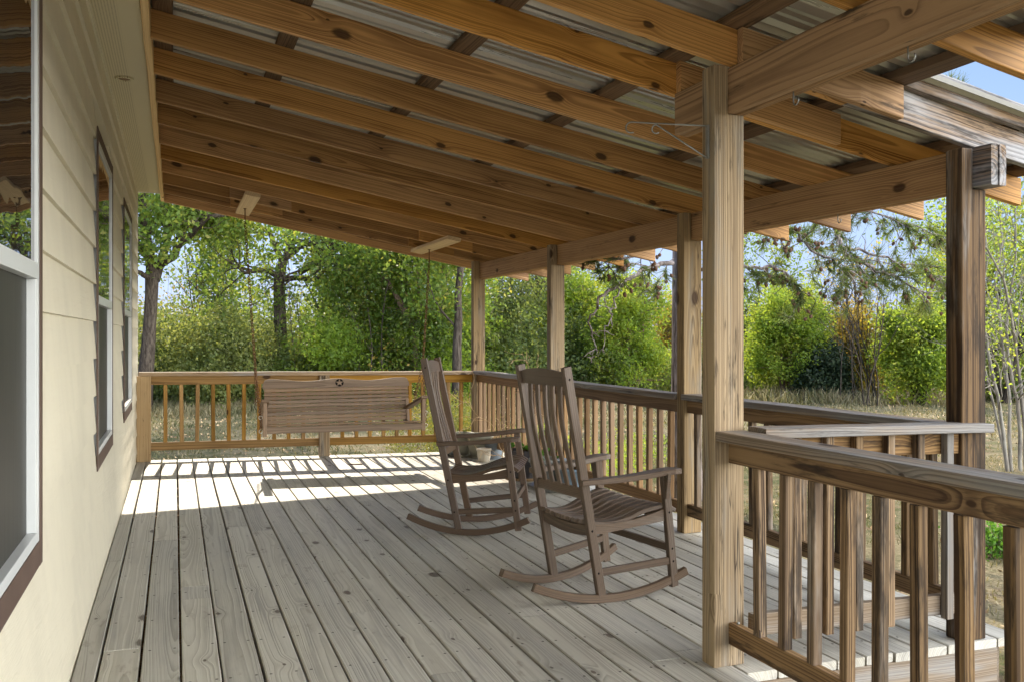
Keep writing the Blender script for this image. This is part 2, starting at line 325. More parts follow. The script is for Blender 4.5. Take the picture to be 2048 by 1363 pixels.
# ------------------------------------------------------------------ mesh helper
class MB:
    def __init__(s): s.v = []; s.f = []; s.g = []; s.r = []; s.sm = []
    def add(s, verts, faces, gr, rv, smooth=False):
        o = len(s.v); s.v += [tuple(p) for p in verts]; s.g += [tuple(p) for p in gr]
        s.r += [tuple(rv)]*len(verts); s.f += [tuple(i+o for i in f) for f in faces]; s.sm += [smooth]*len(faces)
    def board(s, p0, p1, w, h, up=(0, 0, 1), ch=.003, rv=None, warp=0., segs=1, shape=None):
        """board from p0 to p1 (centre line); w across, h along up; long edges chamfered"""
        p0 = Vector(p0); p1 = Vector(p1); d = (p1-p0); L = d.length; d.normalize()
        up = Vector(up); side = d.cross(up).normalized(); up = side.cross(d).normalized()
        if rv is None: rv = (random.random(), random.random(), random.random())
        c = min(ch, w*.3, h*.3); a, b = w/2, h/2
        prof = [(-a+c, -b), (a-c, -b), (a, -b+c), (a, b-c), (a-c, b), (-a+c, b), (-a, b-c), (-a, -b+c)]
        V = []; G = []; F = []
        n = max(1, segs)
        for i in range(n+1):
            t = i/n; o = Vector((0, 0, 0))
            if warp and 0 < i < n: o = side*random.uniform(-warp, warp)+up*random.uniform(-warp, warp)
            sx = shape(t) if shape else (1, 1)
            for (x, y) in prof:
                V.append(p0+d*(L*t)+side*x*sx[0]+up*y*sx[1]+o); G.append((L*t-L/2, x, y))
        for i in range(n):
            for k in range(8):
                q = (k+1) % 8; F.append((i*8+k, i*8+q, (i+1)*8+q, (i+1)*8+k))
        F.append(tuple(range(7, -1, -1))); F.append(tuple(n*8+k for k in range(8)))
        s.add(V, F, G, rv); return s
    def box(s, x0, x1, y0, y1, z0, z1, axis=1, ch=.002, rv=None):
        c = ((x0+x1)/2, (y0+y1)/2, (z0+z1)/2)
        if axis == 0: return s.board((x0, c[1], c[2]), (x1, c[1], c[2]), y1-y0, z1-z0, ch=ch, rv=rv)
        if axis == 1: return s.board((c[0], y0, c[2]), (c[0], y1, c[2]), x1-x0, z1-z0, ch=ch, rv=rv)
        return s.board((c[0], c[1], z0), (c[0], c[1], z1), x1-x0, y1-y0, up=(0, 1, 0), ch=ch, rv=rv)
    def tube(s, pts, rad, n=8, cap=True, rv=None):
        pts = [Vector(p) for p in pts]
        if not hasattr(rad, '__len__'): rad = [rad]*len(pts)
        if rv is None: rv = (random.random(), random.random(), random.random())
        V = []; G = []; F = []; L = 0; ref = None
        for i, p in enumerate(pts):
            t = (pts[min(i+1, len(pts)-1)]-pts[max(i-1, 0)])
            t = t.normalized() if t.length > 1e-9 else Vector((0, 0, 1))
            if ref is None:
                ref = t.orthogonal().normalized()
            ref = (ref-t*ref.dot(t)); ref = ref.normalized() if ref.length > 1e-6 else t.orthogonal().normalized()
            b = t.cross(ref)
            if i: L += (pts[i]-pts[i-1]).length
            for k in range(n):
                a = 2*math.pi*k/n
                o = ref*math.cos(a)*rad[i]+b*math.sin(a)*rad[i]
                V.append(p+o); G.append((L, math.cos(a)*rad[i], math.sin(a)*rad[i]))
        for i in range(len(pts)-1):
            for k in range(n):
                q = (k+1) % n; F.append((i*n+k, i*n+q, (i+1)*n+q, (i+1)*n+k))
        if cap:
            F.append(tuple(range(n-1, -1, -1))); F.append(tuple((len(pts)-1)*n+k for k in range(n)))
        s.add(V, F, G, rv, True); return s
    def lathe(s, prof, c=(0, 0, 0), n=28, tilt=None):
        V = []; F = []; c = Vector(c); G = []
        for (r, z) in prof:
            for k in range(n):
                a = 2*math.pi*k/n; p = Vector((r*math.cos(a), r*math.sin(a), z))
                V.append(c+p); G.append(tuple(p))
        for i in range(len(prof)-1):
            for k in range(n):
                q = (k+1) % n; F.append((i*n+k, i*n+q, (i+1)*n+q, (i+1)*n+k))
        F.append(tuple(range(n-1, -1, -1)))
        F.append(tuple((len(prof)-1)*n+k for k in range(n)))
        s.add(V, F, G, (random.random(),)*3, True); return s
    def prism(s, poly, axis, a, b, rv=None, smooth=False):
        """extrude a closed polygon of (p,q) along axis from a to b. axis 'x': (y,z); 'y': (x,z); 'z': (x,y)"""
        def P(p, q, t): return {'x': (t, p, q), 'y': (p, t, q), 'z': (p, q, t)}[axis]
        n = len(poly); V = [P(p, q, a) for p, q in poly]+[P(p, q, b) for p, q in poly]
        F = [tuple(range(n))[::-1], tuple(range(n, 2*n))]+[(i, (i+1) % n, n+(i+1) % n, n+i) for i in range(n)]
        G = [{'x': (v[1], v[2], v[0]), 'y': (v[0], v[2], v[1]), 'z': (v[0], v[1], v[2])}[axis] for v in V]
        s.add(V, F, G, rv or (random.random(), random.random(), random.random()), smooth); return s
    def build(s, name, m, parent=None, loc=None):
        o0 = Vector(loc) if loc is not None else Vector((0, 0, 0))
        if parent is not None:
            par = parent; 
            while par is not None: o0 = o0+par.location; par = par.parent
        me = bpy.data.meshes.new(name); me.from_pydata([(v[0]-o0.x, v[1]-o0.y, v[2]-o0.z) for v in s.v], [], s.f)
        a = me.attributes.new('gr', 'FLOAT_VECTOR', 'POINT'); a.data.foreach_set('vector', np.array(s.g, dtype=np.float32).ravel())
        a = me.attributes.new('rv', 'FLOAT_VECTOR', 'POINT'); a.data.foreach_set('vector', np.array(s.r, dtype=np.float32).ravel())
        me.polygons.foreach_set('use_smooth', s.sm); me.validate(); me.update()
        me.materials.append(M[m] if isinstance(m, str) else m)
        o = bpy.data.objects.new(name, me); COL.objects.link(o)
        if parent is not None: o.parent = parent
        elif loc is not None: o.location = loc
        return o

def fixn(o):
    import bmesh
    b = bmesh.new(); b.from_mesh(o.data); bmesh.ops.recalc_face_normals(b, faces=b.faces); b.to_mesh(o.data); b.free(); return o

def tag(o, label=None, cat=None, group=None, kind=None):
    if label: o['label'] = label
    if cat: o['category'] = cat
    if group: o['group'] = group
    if kind: o['kind'] = kind
    return o
def thing(name, loc, label, cat, group=None):
    o = bpy.data.objects.new(name, None); COL.objects.link(o); o.location = loc; o.empty_display_size = .1
    return tag(o, label, cat, group)
def copy_tree(o, parent=None):
    c = o.copy(); COL.objects.link(c)
    if parent is not None: c.parent = parent
    for ch in list(o.children): copy_tree(ch, c)
    return c
def one(name, mb, m, label, cat, base, group=None, kind=None):
    return tag(mb.build(name, m, None, base), label, cat, group, kind)

DZ = lambda x: -.02*x                    # the deck falls away from the house
SL = .18
RB = lambda x: 2.73-SL*(x-.26)           # underside of the rafters

# ================================================================== GROUND
GZ = -.52
def ground_z(x, y):
    return GZ + .05*math.sin(x*.31+1)*math.cos(y*.23) + .02*math.sin(x*1.3)*math.sin(y*1.1)
def make_ground():
    n = 150; V = []; F = []
    def g(t): return math.copysign(abs(t)**2.2, t)*420
    for j in range(n+1):
        for i in range(n+1):
            x = g(i/n*2-1)+4; y = g(j/n*2-1)+12
            V.append((x, y, ground_z(x, y)))
    for j in range(n):
        for i in range(n): F.append((j*(n+1)+i, j*(n+1)+i+1, (j+1)*(n+1)+i+1, (j+1)*(n+1)+i))
    m = MB(); m.add(V, F, V, (0, 0, 0), True)
    tag(m.build('ground', 'ground'), 'dry patchy yard grass around the porch', kind='structure')
make_ground()

# ================================================================== HOUSE
house = thing('house', (-3, 4, GZ), 'cream lap-sided house wall with brown-trimmed white windows along the porch', 'house')
YE = 9.93
WIN = [(1.62, 2.80, .632, 2.285), (4.71, 5.84, .61, 2.285), (7.10, 8.38, .625, 2.285)]
def siding():
    m = MB(); c = .1785; z0 = 1.516-.1785*14; k = 0
    while z0+k*c < 2.77:
        a = z0+k*c; b = min(a+c+.004, 2.768)
        if a > -.60:
            segs = []; s0_ = -4.0
            for (w0, w1, wz0, wz1) in WIN:
                if b > wz0+.02 and a < wz1-.02: segs.append((s0_, w0+.02)); s0_ = w1-.02
            segs.append((s0_, YE))
            for (s0, s1) in segs:
                V = [(-.02, s0, a), (.016, s0, a), (.016, s1, a), (-.02, s1, a), (-.02, s0, b), (.0005, s0, b), (.0005, s1, b), (-.02, s1, b)]
                F = [(0, 1, 2, 3), (1, 5, 6, 2), (4, 7, 6, 5), (0, 4, 5, 1), (3, 2, 6, 7), (0, 3, 7, 4)]
                m.add(V, F, V, (random.random(),)*3)
        k += 1
    fixn(m.build('siding', 'siding', house))
siding()
m = MB(); m.box(-6, -.0205, -4, YE-.004, GZ-.1, 2.75, ch=0); m.build('wall', 'siding', house)
m = MB(); m.box(-.02, .012, YE+.001, YE+.022, GZ, 2.765, axis=2); m.box(-.11, -.0, YE+.0225, YE+.04, GZ, 2.765, axis=2); m.build('corner_board', 'siding', house)
def sheet(m, q, gr=None): m.add(q, [(0, 1, 2, 3)], gr or q, (.5, .5, .5))
m = MB(); m.box(-.012, .222, -4, 10.02, 2.771, 2.783, ch=0); m.build('soffit', 'soffit', house)
m = MB(); m.box(-.012, .012, -4, YE, 2.748, 2.7705, ch=.002); m.build('frieze_trim', 'siding', house)
m = MB(); m.box(-6, .222, 10.0205, 10.04, 2.765, 2.92); m.build('gable_fascia', 'plastic', house)
m = MB(); m.prism([(.235, 2.925), (.235, 2.95), (-3.2, 3.65), (-6.4, 2.95), (-6.4, 2.925)], 'y', -4, 10.05); fixn(m.build('house_roof', plain('asphalt_shingle', (.09, .08, .075), .9, .1, 0, .3, 20), house))
# soffit fixture
m = MB(); pt = (.095, 5.62, 2.7705)
m.lathe([(.052, 0), (.05, -.007), (.038, -.009), (.034, -.002), (.001, -.002)], pt, 24); fx = m.build('soffit_vent_ring', 'soffit', house)
m = MB(); m.lathe([(.033, -.0025), (.03, -.005), (.001, -.005)], pt, 24); m.build('vent_mesh', 'wicker', fx)

def window(y0, y1, z0, z1):
    w = thing('window', (0, (y0+y1)/2, z0), None, None); w.parent = house
    w.location = Vector((0, (y0+y1)/2, z0))-house.location
    t = .052; X = .0165
    m = MB()
    m.box(X, X+.006, y0, y0+t, z0, z1, axis=2, ch=.001); m.box(X, X+.006, y1-t, y1, z0, z1, axis=2, ch=.001)
    m.box(X, X+.0055, y0+t+.0005, y1-t-.0005, z0, z0+.070, axis=1, ch=.001); m.box(X, X+.0055, y0+t+.0005, y1-t-.0005, z1-t, z1, axis=1, ch=.001)
    m.build('trim', 'trim', w)
    a0, a1, b0, b1 = y0+t+.001, y1-t-.001, z0+.071, z1-t-.001
    m = MB(); f = .030
    m.box(-.012, X+.004, a0, a0+f, b0, b1, axis=2, ch=.001); m.box(-.012, X+.004, a1-f, a1, b0, b1, axis=2, ch=.001)
    m.box(-.012, X+.0035, a0+f+.0005, a1-f-.0005, b0, b0+f, axis=1, ch=.001); m.box(-.012, X+.0035, a0+f+.0005, a1-f-.0005, b1-f, b1, axis=1, ch=.001)
    zm = 1.445
    m.box(-.012, X+.0045, a0+f+.0005, a1-f-.0005, zm-.022, zm+.022, axis=1, ch=.001)
    m.box(-.012, X+.0030, a0+f+.0005, a0+f+.022, b0+f+.001, zm-.023, axis=2, ch=.001); m.box(-.012, X+.0030, a1-f-.022, a1-f-.0005, b0+f+.001, zm-.023, axis=2, ch=.001)
    m.build('frame', 'vinyl', w)
    m = MB(); sheet(m, [(X-.004, a0+.01, zm), (X-.004, a1-.01, zm), (X-.004, a1-.01, b1-.01), (X-.004, a0+.01, b1-.01)]); m.build('upper_pane', 'glass', w)
    m = MB(); sheet(m, [(X-.020, a0+.01, b0+.01), (X-.020, a1-.01, b0+.01), (X-.020, a1-.01, zm), (X-.020, a0+.01, zm)]); m.build('screen', 'screen', w)
for q in WIN: window(*q)

# ================================================================== DECK
deck = thing('deck', (1.9, 4.5, 0), 'grey-beige weathered plank deck with dark gaps between long boards', 'deck')
YF = 9.72
JO = {0: [7.29, 5.43], 1: [7.71, 7.13, 3.9], 2: [5.9], 3: [4.78, 4.55, 1.9], 4: [8.0, 2.7], 5: [6.2], 6: [6.02, 2.9], 7: [7.6], 8: [4.1], 9: [3.25, 7.9], 10: [5.3], 11: [3.07], 12: [6.9], 13: [3.8], 14: [5.6], 15: [3.11, 8.1], 16: [3.18]}
pitch = .1475; first = .098
def deck_boards():
    k = 0; x0 = .012
    while x0 < 3.83:
        x1 = first+pitch*k-.0042
        if x1 > x0+.03:
            xc = (x0+x1)/2; wide = x1 > 2.52
            ys = (2.88+random.uniform(-.006, .004)) if wide else -1.6
            cuts = [ys]+sorted([j for j in JO.get(k, [random.uniform(4.4, 8.6)]) if j > ys+.3])+[YF+random.uniform(-.004, .004)]
            for a, b in zip(cuts[:-1], cuts[1:]):
                m = MB(); z = DZ(xc)-.019+random.uniform(-.0012, .0012)
                m.board((xc+random.uniform(-.0006, .0006), a+.0015, z), (xc, b-.0015, z), x1-x0-.001, .038, up=(.02, 0, 1), ch=.004, warp=.0012, segs=max(2, int((b-a)/.5)))
                m.build('deck_board', 'deck', deck)
        x0 = first+pitch*k+.0042+random.uniform(-.0012, .0012); k += 1
deck_boards()
for y in [i*.4064 for i in range(-3, 24)]:                        # joists below
    x1 = 3.80 if y > 2.9 else 2.5
    m = MB(); m.board((.02, y, DZ(.02)-.12), (x1-.02, y, DZ(x1)-.12), .038, .16, ch=0); m.build('joist', 'black' if False else 'beam', deck)
m = MB(); m.board((2.50, 2.905, -.05-.142), (3.79, 2.905, -.076-.142), .036, .20, rv=(.3, .2, .7)); m.build('rim_board', 'fascia', deck)
m = MB(); m.board((3.80, 2.90, -.076-.14), (3.80, YF-.02, -.076-.14), .036, .19); m.build('rim_board', 'fascia', deck)
m = MB(); m.board((.02, YF-.02, -.14), (3.78, YF-.02, -.076-.14), .036, .19); m.build('rim_board', 'fascia', deck)
m = MB(); m.board((2.49, -1.6, -.05-.14), (2.49, 2.88, -.05-.14), .036, .19); m.build('rim_board', 'fascia', deck)
for (x, y) in ((3.72, 3.0), (3.72, 6.2), (3.72, 9.6), (.3, 9.6), (2.4, 0.2), (2.4, 2.8)):
    m = MB(); m.box(x-.045, x+.045, y-.045, y+.045, GZ-.1, -.24, axis=2); m.build('deck_pier', 'beam', deck)

# ================================================================== PORCH ROOF
roof = thing('porch_roof', (2.3, 5, 2.4), 'sloping porch roof of pine rafters under corrugated metal sheets', 'roof')
m = MB(); m.board((.2425, -1.0, 2.81), (.2425, 10.44, 2.81), .035, .14, rv=(.2, .6, .9), warp=.002, segs=18); m.build('ledger_board', 'block', roof)
RY = [3.39, 4.03, 4.66, 5.278, 5.915, 6.531, 7.205, 7.815, 8.44, 9.09, 9.70, 10.37]
un = Vector((SL, 0, 1)).normalized()
def rafter(y, x1, mat='rafter', x0=.261, dn=0., hh=.14, name='rafter', rv=None, ww=.038, yo=0.):
    y = y+ww/2+yo
    m = MB(); a = Vector((x0, y, RB(x0)+dn)); b = Vector((x1, y, RB(x1)+dn)); n = 14
    # vertical end cuts: a prism in x-z, split along its length
    V = []; G = []; F = []; vh = hh/un.z
    w = ww/2; c = .003
    prof = [(-w+c, 0), (w-c, 0), (w, c), (w, vh-c), (w-c, vh), (-w+c, vh), (-w, vh-c), (-w, c)]
    for i in range(n+1):
        t = i/n; p = a.lerp(b, t); L = (b-a).length*t
        wy = random.uniform(-.0025, .0025) if 0 < i < n else 0
        for (py, pz) in prof: V.append((p.x, p.y+py+wy, p.z+pz)); G.append((L-2, pz-vh/2, py))
    for i in range(n):
        for k in range(8): F.append((i*8+k, i*8+(k+1) % 8, (i+1)*8+(k+1) % 8, (i+1)*8+k))
    F.append(tuple(range(7, -1, -1))); F.append(tuple(n*8+k for k in range(8)))
    m.add(V, F, G, rv or (random.random(), random.random(), random.random()))
    return m.build(name, mat, roof)
for y in RY: rafter(y, 4.56+random.uniform(-.012, .012))
for y in (2.28, 1.67, 1.06, .45, -.16, -.77): rafter(y, 3.265)
rafter(2.935, 4.56, 'greyboard', x0=3.0, rv=(.71, .35, .2), name='rake_rafter')
rafter(2.935, 2.995, 'rafter')
rafter(2.895, 3.262, 'beam', x0=2.45, rv=(.4, .1, .5), name='sister_board')
rafter(3.35, 3.33, 'rafter', x0=2.45, rv=(.15, .9, .3), name='sister_board')
rafter(2.893, 4.56, 'greyboard', x0=3.268, dn=.143, hh=.105, rv=(.25, .6, .55), name='rake_board')
rafter(10.409, 4.56, 'rafter', x0=.261, dn=.06, hh=.12, name='rake_board')
# blocking near the ledger and purlins across the rafter tops
RT = lambda x: RB(x)+.14/un.z
for i, x in enumerate((.315, .905, 1.66, 2.435, 3.235, 4.0, 4.5)):
    for (a, b) in (((-.95, 2.98), (2.985, 10.44)) if x < 3.3 else ((2.985, 10.44),)):
        if x > 3.2 and a < 0: b = 2.98
        m = MB(); z = RT(x)+.020; m.board((x, a, z), (x, b, z), .092, .038, up=un, warp=.002, segs=14); m.build('purlin', 'purlin', roof)
def metal(y0, y1, x0, x1, dz=0.):
    m = MB(); V = []; F = []; ys = []
    y = -1.0; per = .2286
    while y < y1:
        for dy, h in ((0, 0), (.055, 0), (.060, .007), (.072, .007), (.081, 0), (.11, 0), (.115, .007), (.127, .007), (.136, 0), (.178, 0), (.190, .024), (.210, .024), (.2285, 0)):
            if y0 <= y+dy <= y1: ys.append((y+dy, h))
        y += per
    n = len(ys); t = .0012
    for x in (x0, x1):
        for (yy, h) in ys: V.append((x, yy, RT(x)+.0405+dz+h))
    for x in (x0, x1):
        for (yy, h) in ys: V.append((x, yy, RT(x)+.0405+dz+h+t))
    for i in range(n-1):
        F.append((i, i+1, n+i+1, n+i)); F.append((2*n+i, 3*n+i, 3*n+i+1, 2*n+i+1))
    for (a, b) in ((0, 2), (1, 3)):
        for i in range(n-1): F.append((a*n+i, b*n+i, b*n+i+1, a*n+i+1))
    for i in (0, n-1): F.append((i, n+i, 3*n+i, 2*n+i))
    m.add(V, F, V, (.5, .5, .5)); fixn(m.build('metal_sheet', 'roofmetal', roof))
metal(-1.0, 10.50, .22, 3.315)
metal(2.86, 10.50, 3.295, 4.64, .003)
m = MB(); zz = lambda x: RT(x)+.066
m.board((3.0, 2.872, zz(3.0)), (4.66, 2.872, zz(4.66)), .04, .005, up=un, ch=.001); m.board((3.0, 2.851, zz(3.0)-.008), (4.66, 2.851, zz(4.66)-.008), .003, .022, up=un, ch=.001)
m.build('rake_flashing', 'flashing', roof)
# beams (two boards each)
def beam(x, w, y0, y1, zt, zb, name='beam', mat='beam'):
    g = None
    for i, (a, b) in enumerate(((x, x+w/2-.0015), (x+w/2+.0015, x+w))):
        m = MB(); m.box(a, b, y0-(i*.006), y1+(i*.004), zb-(i*.003), zt-.002-i*.002, axis=1, ch=.004); o = m.build(name, mat, roof)
beam(2.432, .076, -1.0, 3.37, 2.337, 2.152)
beam(3.652, .080, 2.98, 9.73, 2.10, 1.915)
beam(3.654, .080, 2.80, 2.977, 2.098, 1.918, mat='greyboard')
# hanger boards under the rafters, blocks beside them, S hooks
for (x, y0, y1) in ((1.045, 8.45, 9.80), (2.96, 8.36, 9.82)):
    m = MB(); z = RB(x)-.0195; m.board((x, y0, z), (x, y1, z), .14, .038, up=un); m.build('hanger_board', 'block', roof)
    for (y, x0, x1) in ((8.44, 0, 0), (9.09, x-.17, x+.42), (9.70, x-.13, x+.40)):
        if x1 > x0:
            rafter(y-.040, x1, 'rafter', x0=x0, name='sister_block')

def post(x0, x1, y0, y1, zb, zt, zn, mat, label, xn=None):
    m = MB(); rv = (random.random(), random.random(), random.random()); xn = xn or x0+.064
    if zn is None: m.box(x0, x1, y0, y1, zb, zt, axis=2, ch=.005, rv=rv)
    else:
        # notched top: outline in x-z
        poly = [(x0, zb), (x1, zb), (x1, zn), (xn, zn), (xn, zt), (x0, zt)]
        n = len(poly); V = [(p, y0, q) for p, q in poly]+[(p, y1, q) for p, q in poly]
        F = [tuple(range(n)), tuple(range(n, 2*n))[::-1]]+[(i, n+i, n+(i+1) % n, (i+1) % n) for i in range(n)]
        G = [(v[2], v[0]-(x0+x1)/2, v[1]-(y0+y1)/2) for v in V]
        m.add(V, F, G, rv)
    o = m.build('porch_post', mat, None, (x0+.05, y0+.04, zb)); fixn(o)
    if zn is not None:
        b = o.modifiers.new('edge', 'BEVEL'); b.width = .005; b.segments = 2; b.limit_method = 'ANGLE'
    tag(o, label, 'post'); return o
post(2.365, 2.505, 2.965, 3.054, DZ(2.4), 2.342, 2.150, 'post', 'tall split porch post between the deck rails with a hook bracket on its side', xn=2.430)
post(3.590, 3.730, 5.150, 5.239, DZ(3.6), 2.10, 1.912, 'post', 'porch post behind the near rocking chair, beside the pine trunk', xn=3.650)
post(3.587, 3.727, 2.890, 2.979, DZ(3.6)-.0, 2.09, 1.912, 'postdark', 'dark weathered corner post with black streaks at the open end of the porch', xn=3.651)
post(3.585, 3.725, 7.40, 7.489, DZ(3.6), 2.10, 1.912, 'post', 'porch post on the side rail behind the tall back of the near rocking chair', xn=3.650)
post(3.575, 3.715, 9.60, 9.689, DZ(3.6), 2.12, 1.912, 'post', 'far corner porch post where the two railings meet', xn=3.650)
RVX = None

# ================================================================== RAILINGS
def capz(x): return .90-.011*x
def railing(label, p0, p1, posts=(), hang=False, mats=('rail', 'rail', 'bal', 'cap'), bals=(), low=.10, capw=.14, capoff=0., z0=0., inner=0., extra=()):
    pass
def rail_x(label, x0, x1, y, bals, cap0, cap1, capy, low, lowh, mats, hang=None, base=None, group=None):
    r = thing('porch_railing', base or ((x0+x1)/2, y, 0), label, 'railing'); return r

# far railing (runs away from the house, across the end of the deck)
fr = thing('porch_railing', (1.8, 9.64, -.03), 'golden-brown railing across the far end of the deck behind the swing', 'railing')
yF = 9.645
m = MB(); m.board((.03, yF-.003, capz(0)-.019), (3.575, yF-.003, capz(3.57)-.019), .14, .038, rv=(.3, .5, .2), warp=.002, segs=8); m.build('cap_rail', 'capside', fr)
for (a, b) in ((.146, 1.822), (1.938, 3.57)):
    m = MB(); m.board((a, yF, capz(a)-.038-.0445), (b, yF, capz(b)-.038-.0445), .038, .089, ch=.004); m.build('top_rail', 'railgold', fr)
    m = MB(); m.board((a, yF, .147-.0135*a), (b, yF, .147-.0135*b), .038, .083, ch=.004); m.build('bottom_rail', 'railgold', fr)
m = MB(); m.box(.010, .145, yF-.06, yF+.03, 0, capz(0)-.040, axis=2, ch=.004); m.build('end_post', 'postbrown', fr)
m = MB(); m.box(1.825, 1.935, yF-.055, yF+.034, -.03, capz(1.9)-.040, axis=2, ch=.004); m.build('middle_post', 'post', fr)
xs = [.281+.1535*i for i in range(10)]+[2.08+.151*i for i in range(10)]
for x in xs:
    m = MB(); zb = .147-.0135*x+.042; dx = random.uniform(-.004, .004)
    m.board((x+dx, yF+random.uniform(-.002, .002), zb), (x-dx, yF, capz(x)-.128), .038, .038, up=(0, 1, 0)); m.build('baluster', 'railgold', fr)

# long side railing
sr = thing('porch_railing', (3.63, 7.4, -.07), 'long side railing with brown balusters behind the potted plants', 'railing')
def side_run(par, y0, y1, mats, z=.870, ystart=None, capx=3.635):
    m = MB(); m.board((capx, y0, z-.019), (capx, y1, z-.023), .14, .038, warp=.002, segs=8); m.build('cap_rail', mats[0], par)
    m = MB(); m.board((3.635, y0, z-.0385-.0445), (3.635, y1, z-.0425-.0445), .038, .089); m.build('top_rail', mats[1], par)
    m = MB(); m.board((3.635, y0, .088), (3.635, y1, .088), .038, .083); m.build('bottom_rail', mats[1], par)
    y = (ystart or y0+.10)
    while y < y1-.05:
        m = MB(); dy = random.uniform(-.005, .005)
        m.board((3.635, y+dy, .131), (3.635, y-dy, z-.129), .038, .038, up=(1, 0, 0)); m.build('baluster', mats[2], par); y += .150
side_run(sr, 7.492, 9.597, ('cap', 'balfront', 'balfront'))
side_run(sr, 5.242, 7.397, ('cap', 'balfront', 'balfront'), ystart=5.39)
s2 = thing('porch_railing', (3.63, 4.0, -.07), 'short side railing between the pine-side post and the dark corner post', 'railing')
side_run(s2, 2.982, 5.147, ('cap', 'rail', 'bal'), z=.878, ystart=3.10)
# cross railing with hanging balusters
cr = thing('porch_railing', (3.05, 2.93, -.06), 'cross railing with a silvery cap and balusters hanging past its lower rail', 'railing')
m = MB(); m.board((2.508, 2.8855, .890), (3.705, 2.8855, .866), .115, .038, rv=(.9, .2, .4), warp=.0015, segs=6); m.build('cap_rail', 'cap', cr)
m = MB(); m.board((2.508, 2.925, .822), (3.585, 2.925, .797), .036, .089); m.build('top_rail', 'rail', cr)
m = MB(); m.board((2.508, 2.925, .124), (3.585, 2.925, .095), .036, .086, rv=(.5, .1, .9)); m.build('bottom_rail', 'fascia', cr)
for i, xr in enumerate((2.712, 2.871, 3.023, 3.19, 3.352, 3.515)):
    m = MB(); x = xr-.019; m.board((x, 2.8865, .062-.003*i), (x+random.uniform(-.004, .004), 2.8865, .868-.002*i), .038, .038, up=(0, 1, 0)); m.build('baluster', 'balgrey' if i > 4 else 'bal', cr)
# near railing
nr = thing('porch_railing', (2.44, 1.4, -.05), 'near railing running from the tall split post with dark streaked balusters', 'railing')
Y1 = 2.962; Y0 = -1.2
m = MB(); m.board((2.437, Y0, .886), (2.437, Y1, .872), .134, .038, rv=(.2, .5, .4), warp=.0015, segs=8); m.build('cap_rail', 'cap', nr)
m = MB(); m.board((2.449, Y0, .8225), (2.449, Y1, .8085), .038, .089, rv=(.62, .3, .2)); m.build('top_rail', 'rail', nr)
m = MB(); m.board((2.449, Y0, .087), (2.449, Y1, .085), .038, .086, rv=(.1, .7, .5)); m.build('bottom_rail', 'rail', nr)
ys = [2.789, 2.637, 2.481, 2.320, 2.177, 2.022, 1.859, 1.699]+[1.699-.155*i for i in range(1, 17)]
for y in ys:
    m = MB(); r = random.uniform(-.006, .006)
    m.board((2.449+r*.3, y+r, .130), (2.449, y-r, .764), .038, .038, up=(1, 0, 0)); m.build('baluster', 'bal', nr)
m = MB(); m.tube([(2.452, 2.93, .129), (2.452, 2.93, .137)], .006, 8); m.build('screw_head', 'steel', nr)

# ---------------------------------------------------------------- hooks on the inner beam and the plant bracket
for (y, x, off, lab) in ((2.085, 2.47, 0, 'S-shaped metal hook under the inner beam near the open sky'), (2.62, 2.47, 0, 'small metal hook under the inner beam close to the tall split post')):
    m = MB(); pts = [(x, y, 2.165), (x, y, 2.135)]+[(x, y+.012*math.sin(a)-.0, 2.12+.012*math.cos(a)) for a in np.linspace(0, -math.pi*1.0, 7)]
    pts = [(x, y, 2.160), (x, y, 2.120)]+[(x, y-.014+.014*math.cos(a), 2.118-.016*math.sin(a)) for a in np.linspace(0, math.pi*1.15, 9)]
    m.tube(pts, .0028, 6); one('ceiling_hook', m, 'steel', lab, 'hook', (x, y, 2.15))
m = MB(); x, y = 3.69, 3.78
m.tube([(x, y, 1.93), (x, y, 1.885)]+[(x, y-.012+.012*math.cos(a), 1.883-.014*math.sin(a)) for a in np.linspace(0, math.pi*1.15, 9)], .0026, 6)
one('ceiling_hook', m, 'steel', 'tiny metal hook under the outer beam before the dark corner post', 'hook', (x, y, 1.9))
br = thing('plant_bracket', (2.36, 3.01, 2.05), 'scrolled steel plant bracket screwed to the side of the tall split post', 'bracket')
m = MB(); m.box(2.356, 2.3645, 2.998, 3.016, 1.975, 2.108, axis=2, ch=.001); m.build('mounting_plate', 'steel', br)
def arcp(c, r, a0, a1, n=10, d=Vector((0, 1, 0))): return [c+d*(r*math.cos(a))+Vector((0, 0, r*math.sin(a))) for a in np.linspace(a0, a1, n)]
D = Vector((-.80, .60, 0)).normalized()*1.0
A0 = Vector((2.355, 3.007, 2.105)); L = .30
tip = A0+D*L+Vector((0, 0, .035))
m = MB(); c = tip+Vector((0, 0, -.022))
m.tube([A0, A0+D*L*.5+Vector((0, 0, .017)), tip]+[c+D*(.022*math.sin(a))+Vector((0, 0, .022*math.cos(a))) for a in np.linspace(.3, 3.6, 10)], .0032, 6); m.build('top_arm', 'steel', br)
m = MB(); A1 = Vector((2.355, 3.007, 1.978)); e = A0+D*L*.66+Vector((0, 0, .018)); c2 = e+Vector((0, 0, -.018))+D*.0
m.tube([A1, A1.lerp(e, .5), e]+[c2+D*(.018*math.sin(a))+Vector((0, 0, .018*math.cos(a))) for a in np.linspace(.2, 3.8, 9)], .0032, 6); m.build('brace_arm', 'steel', br)

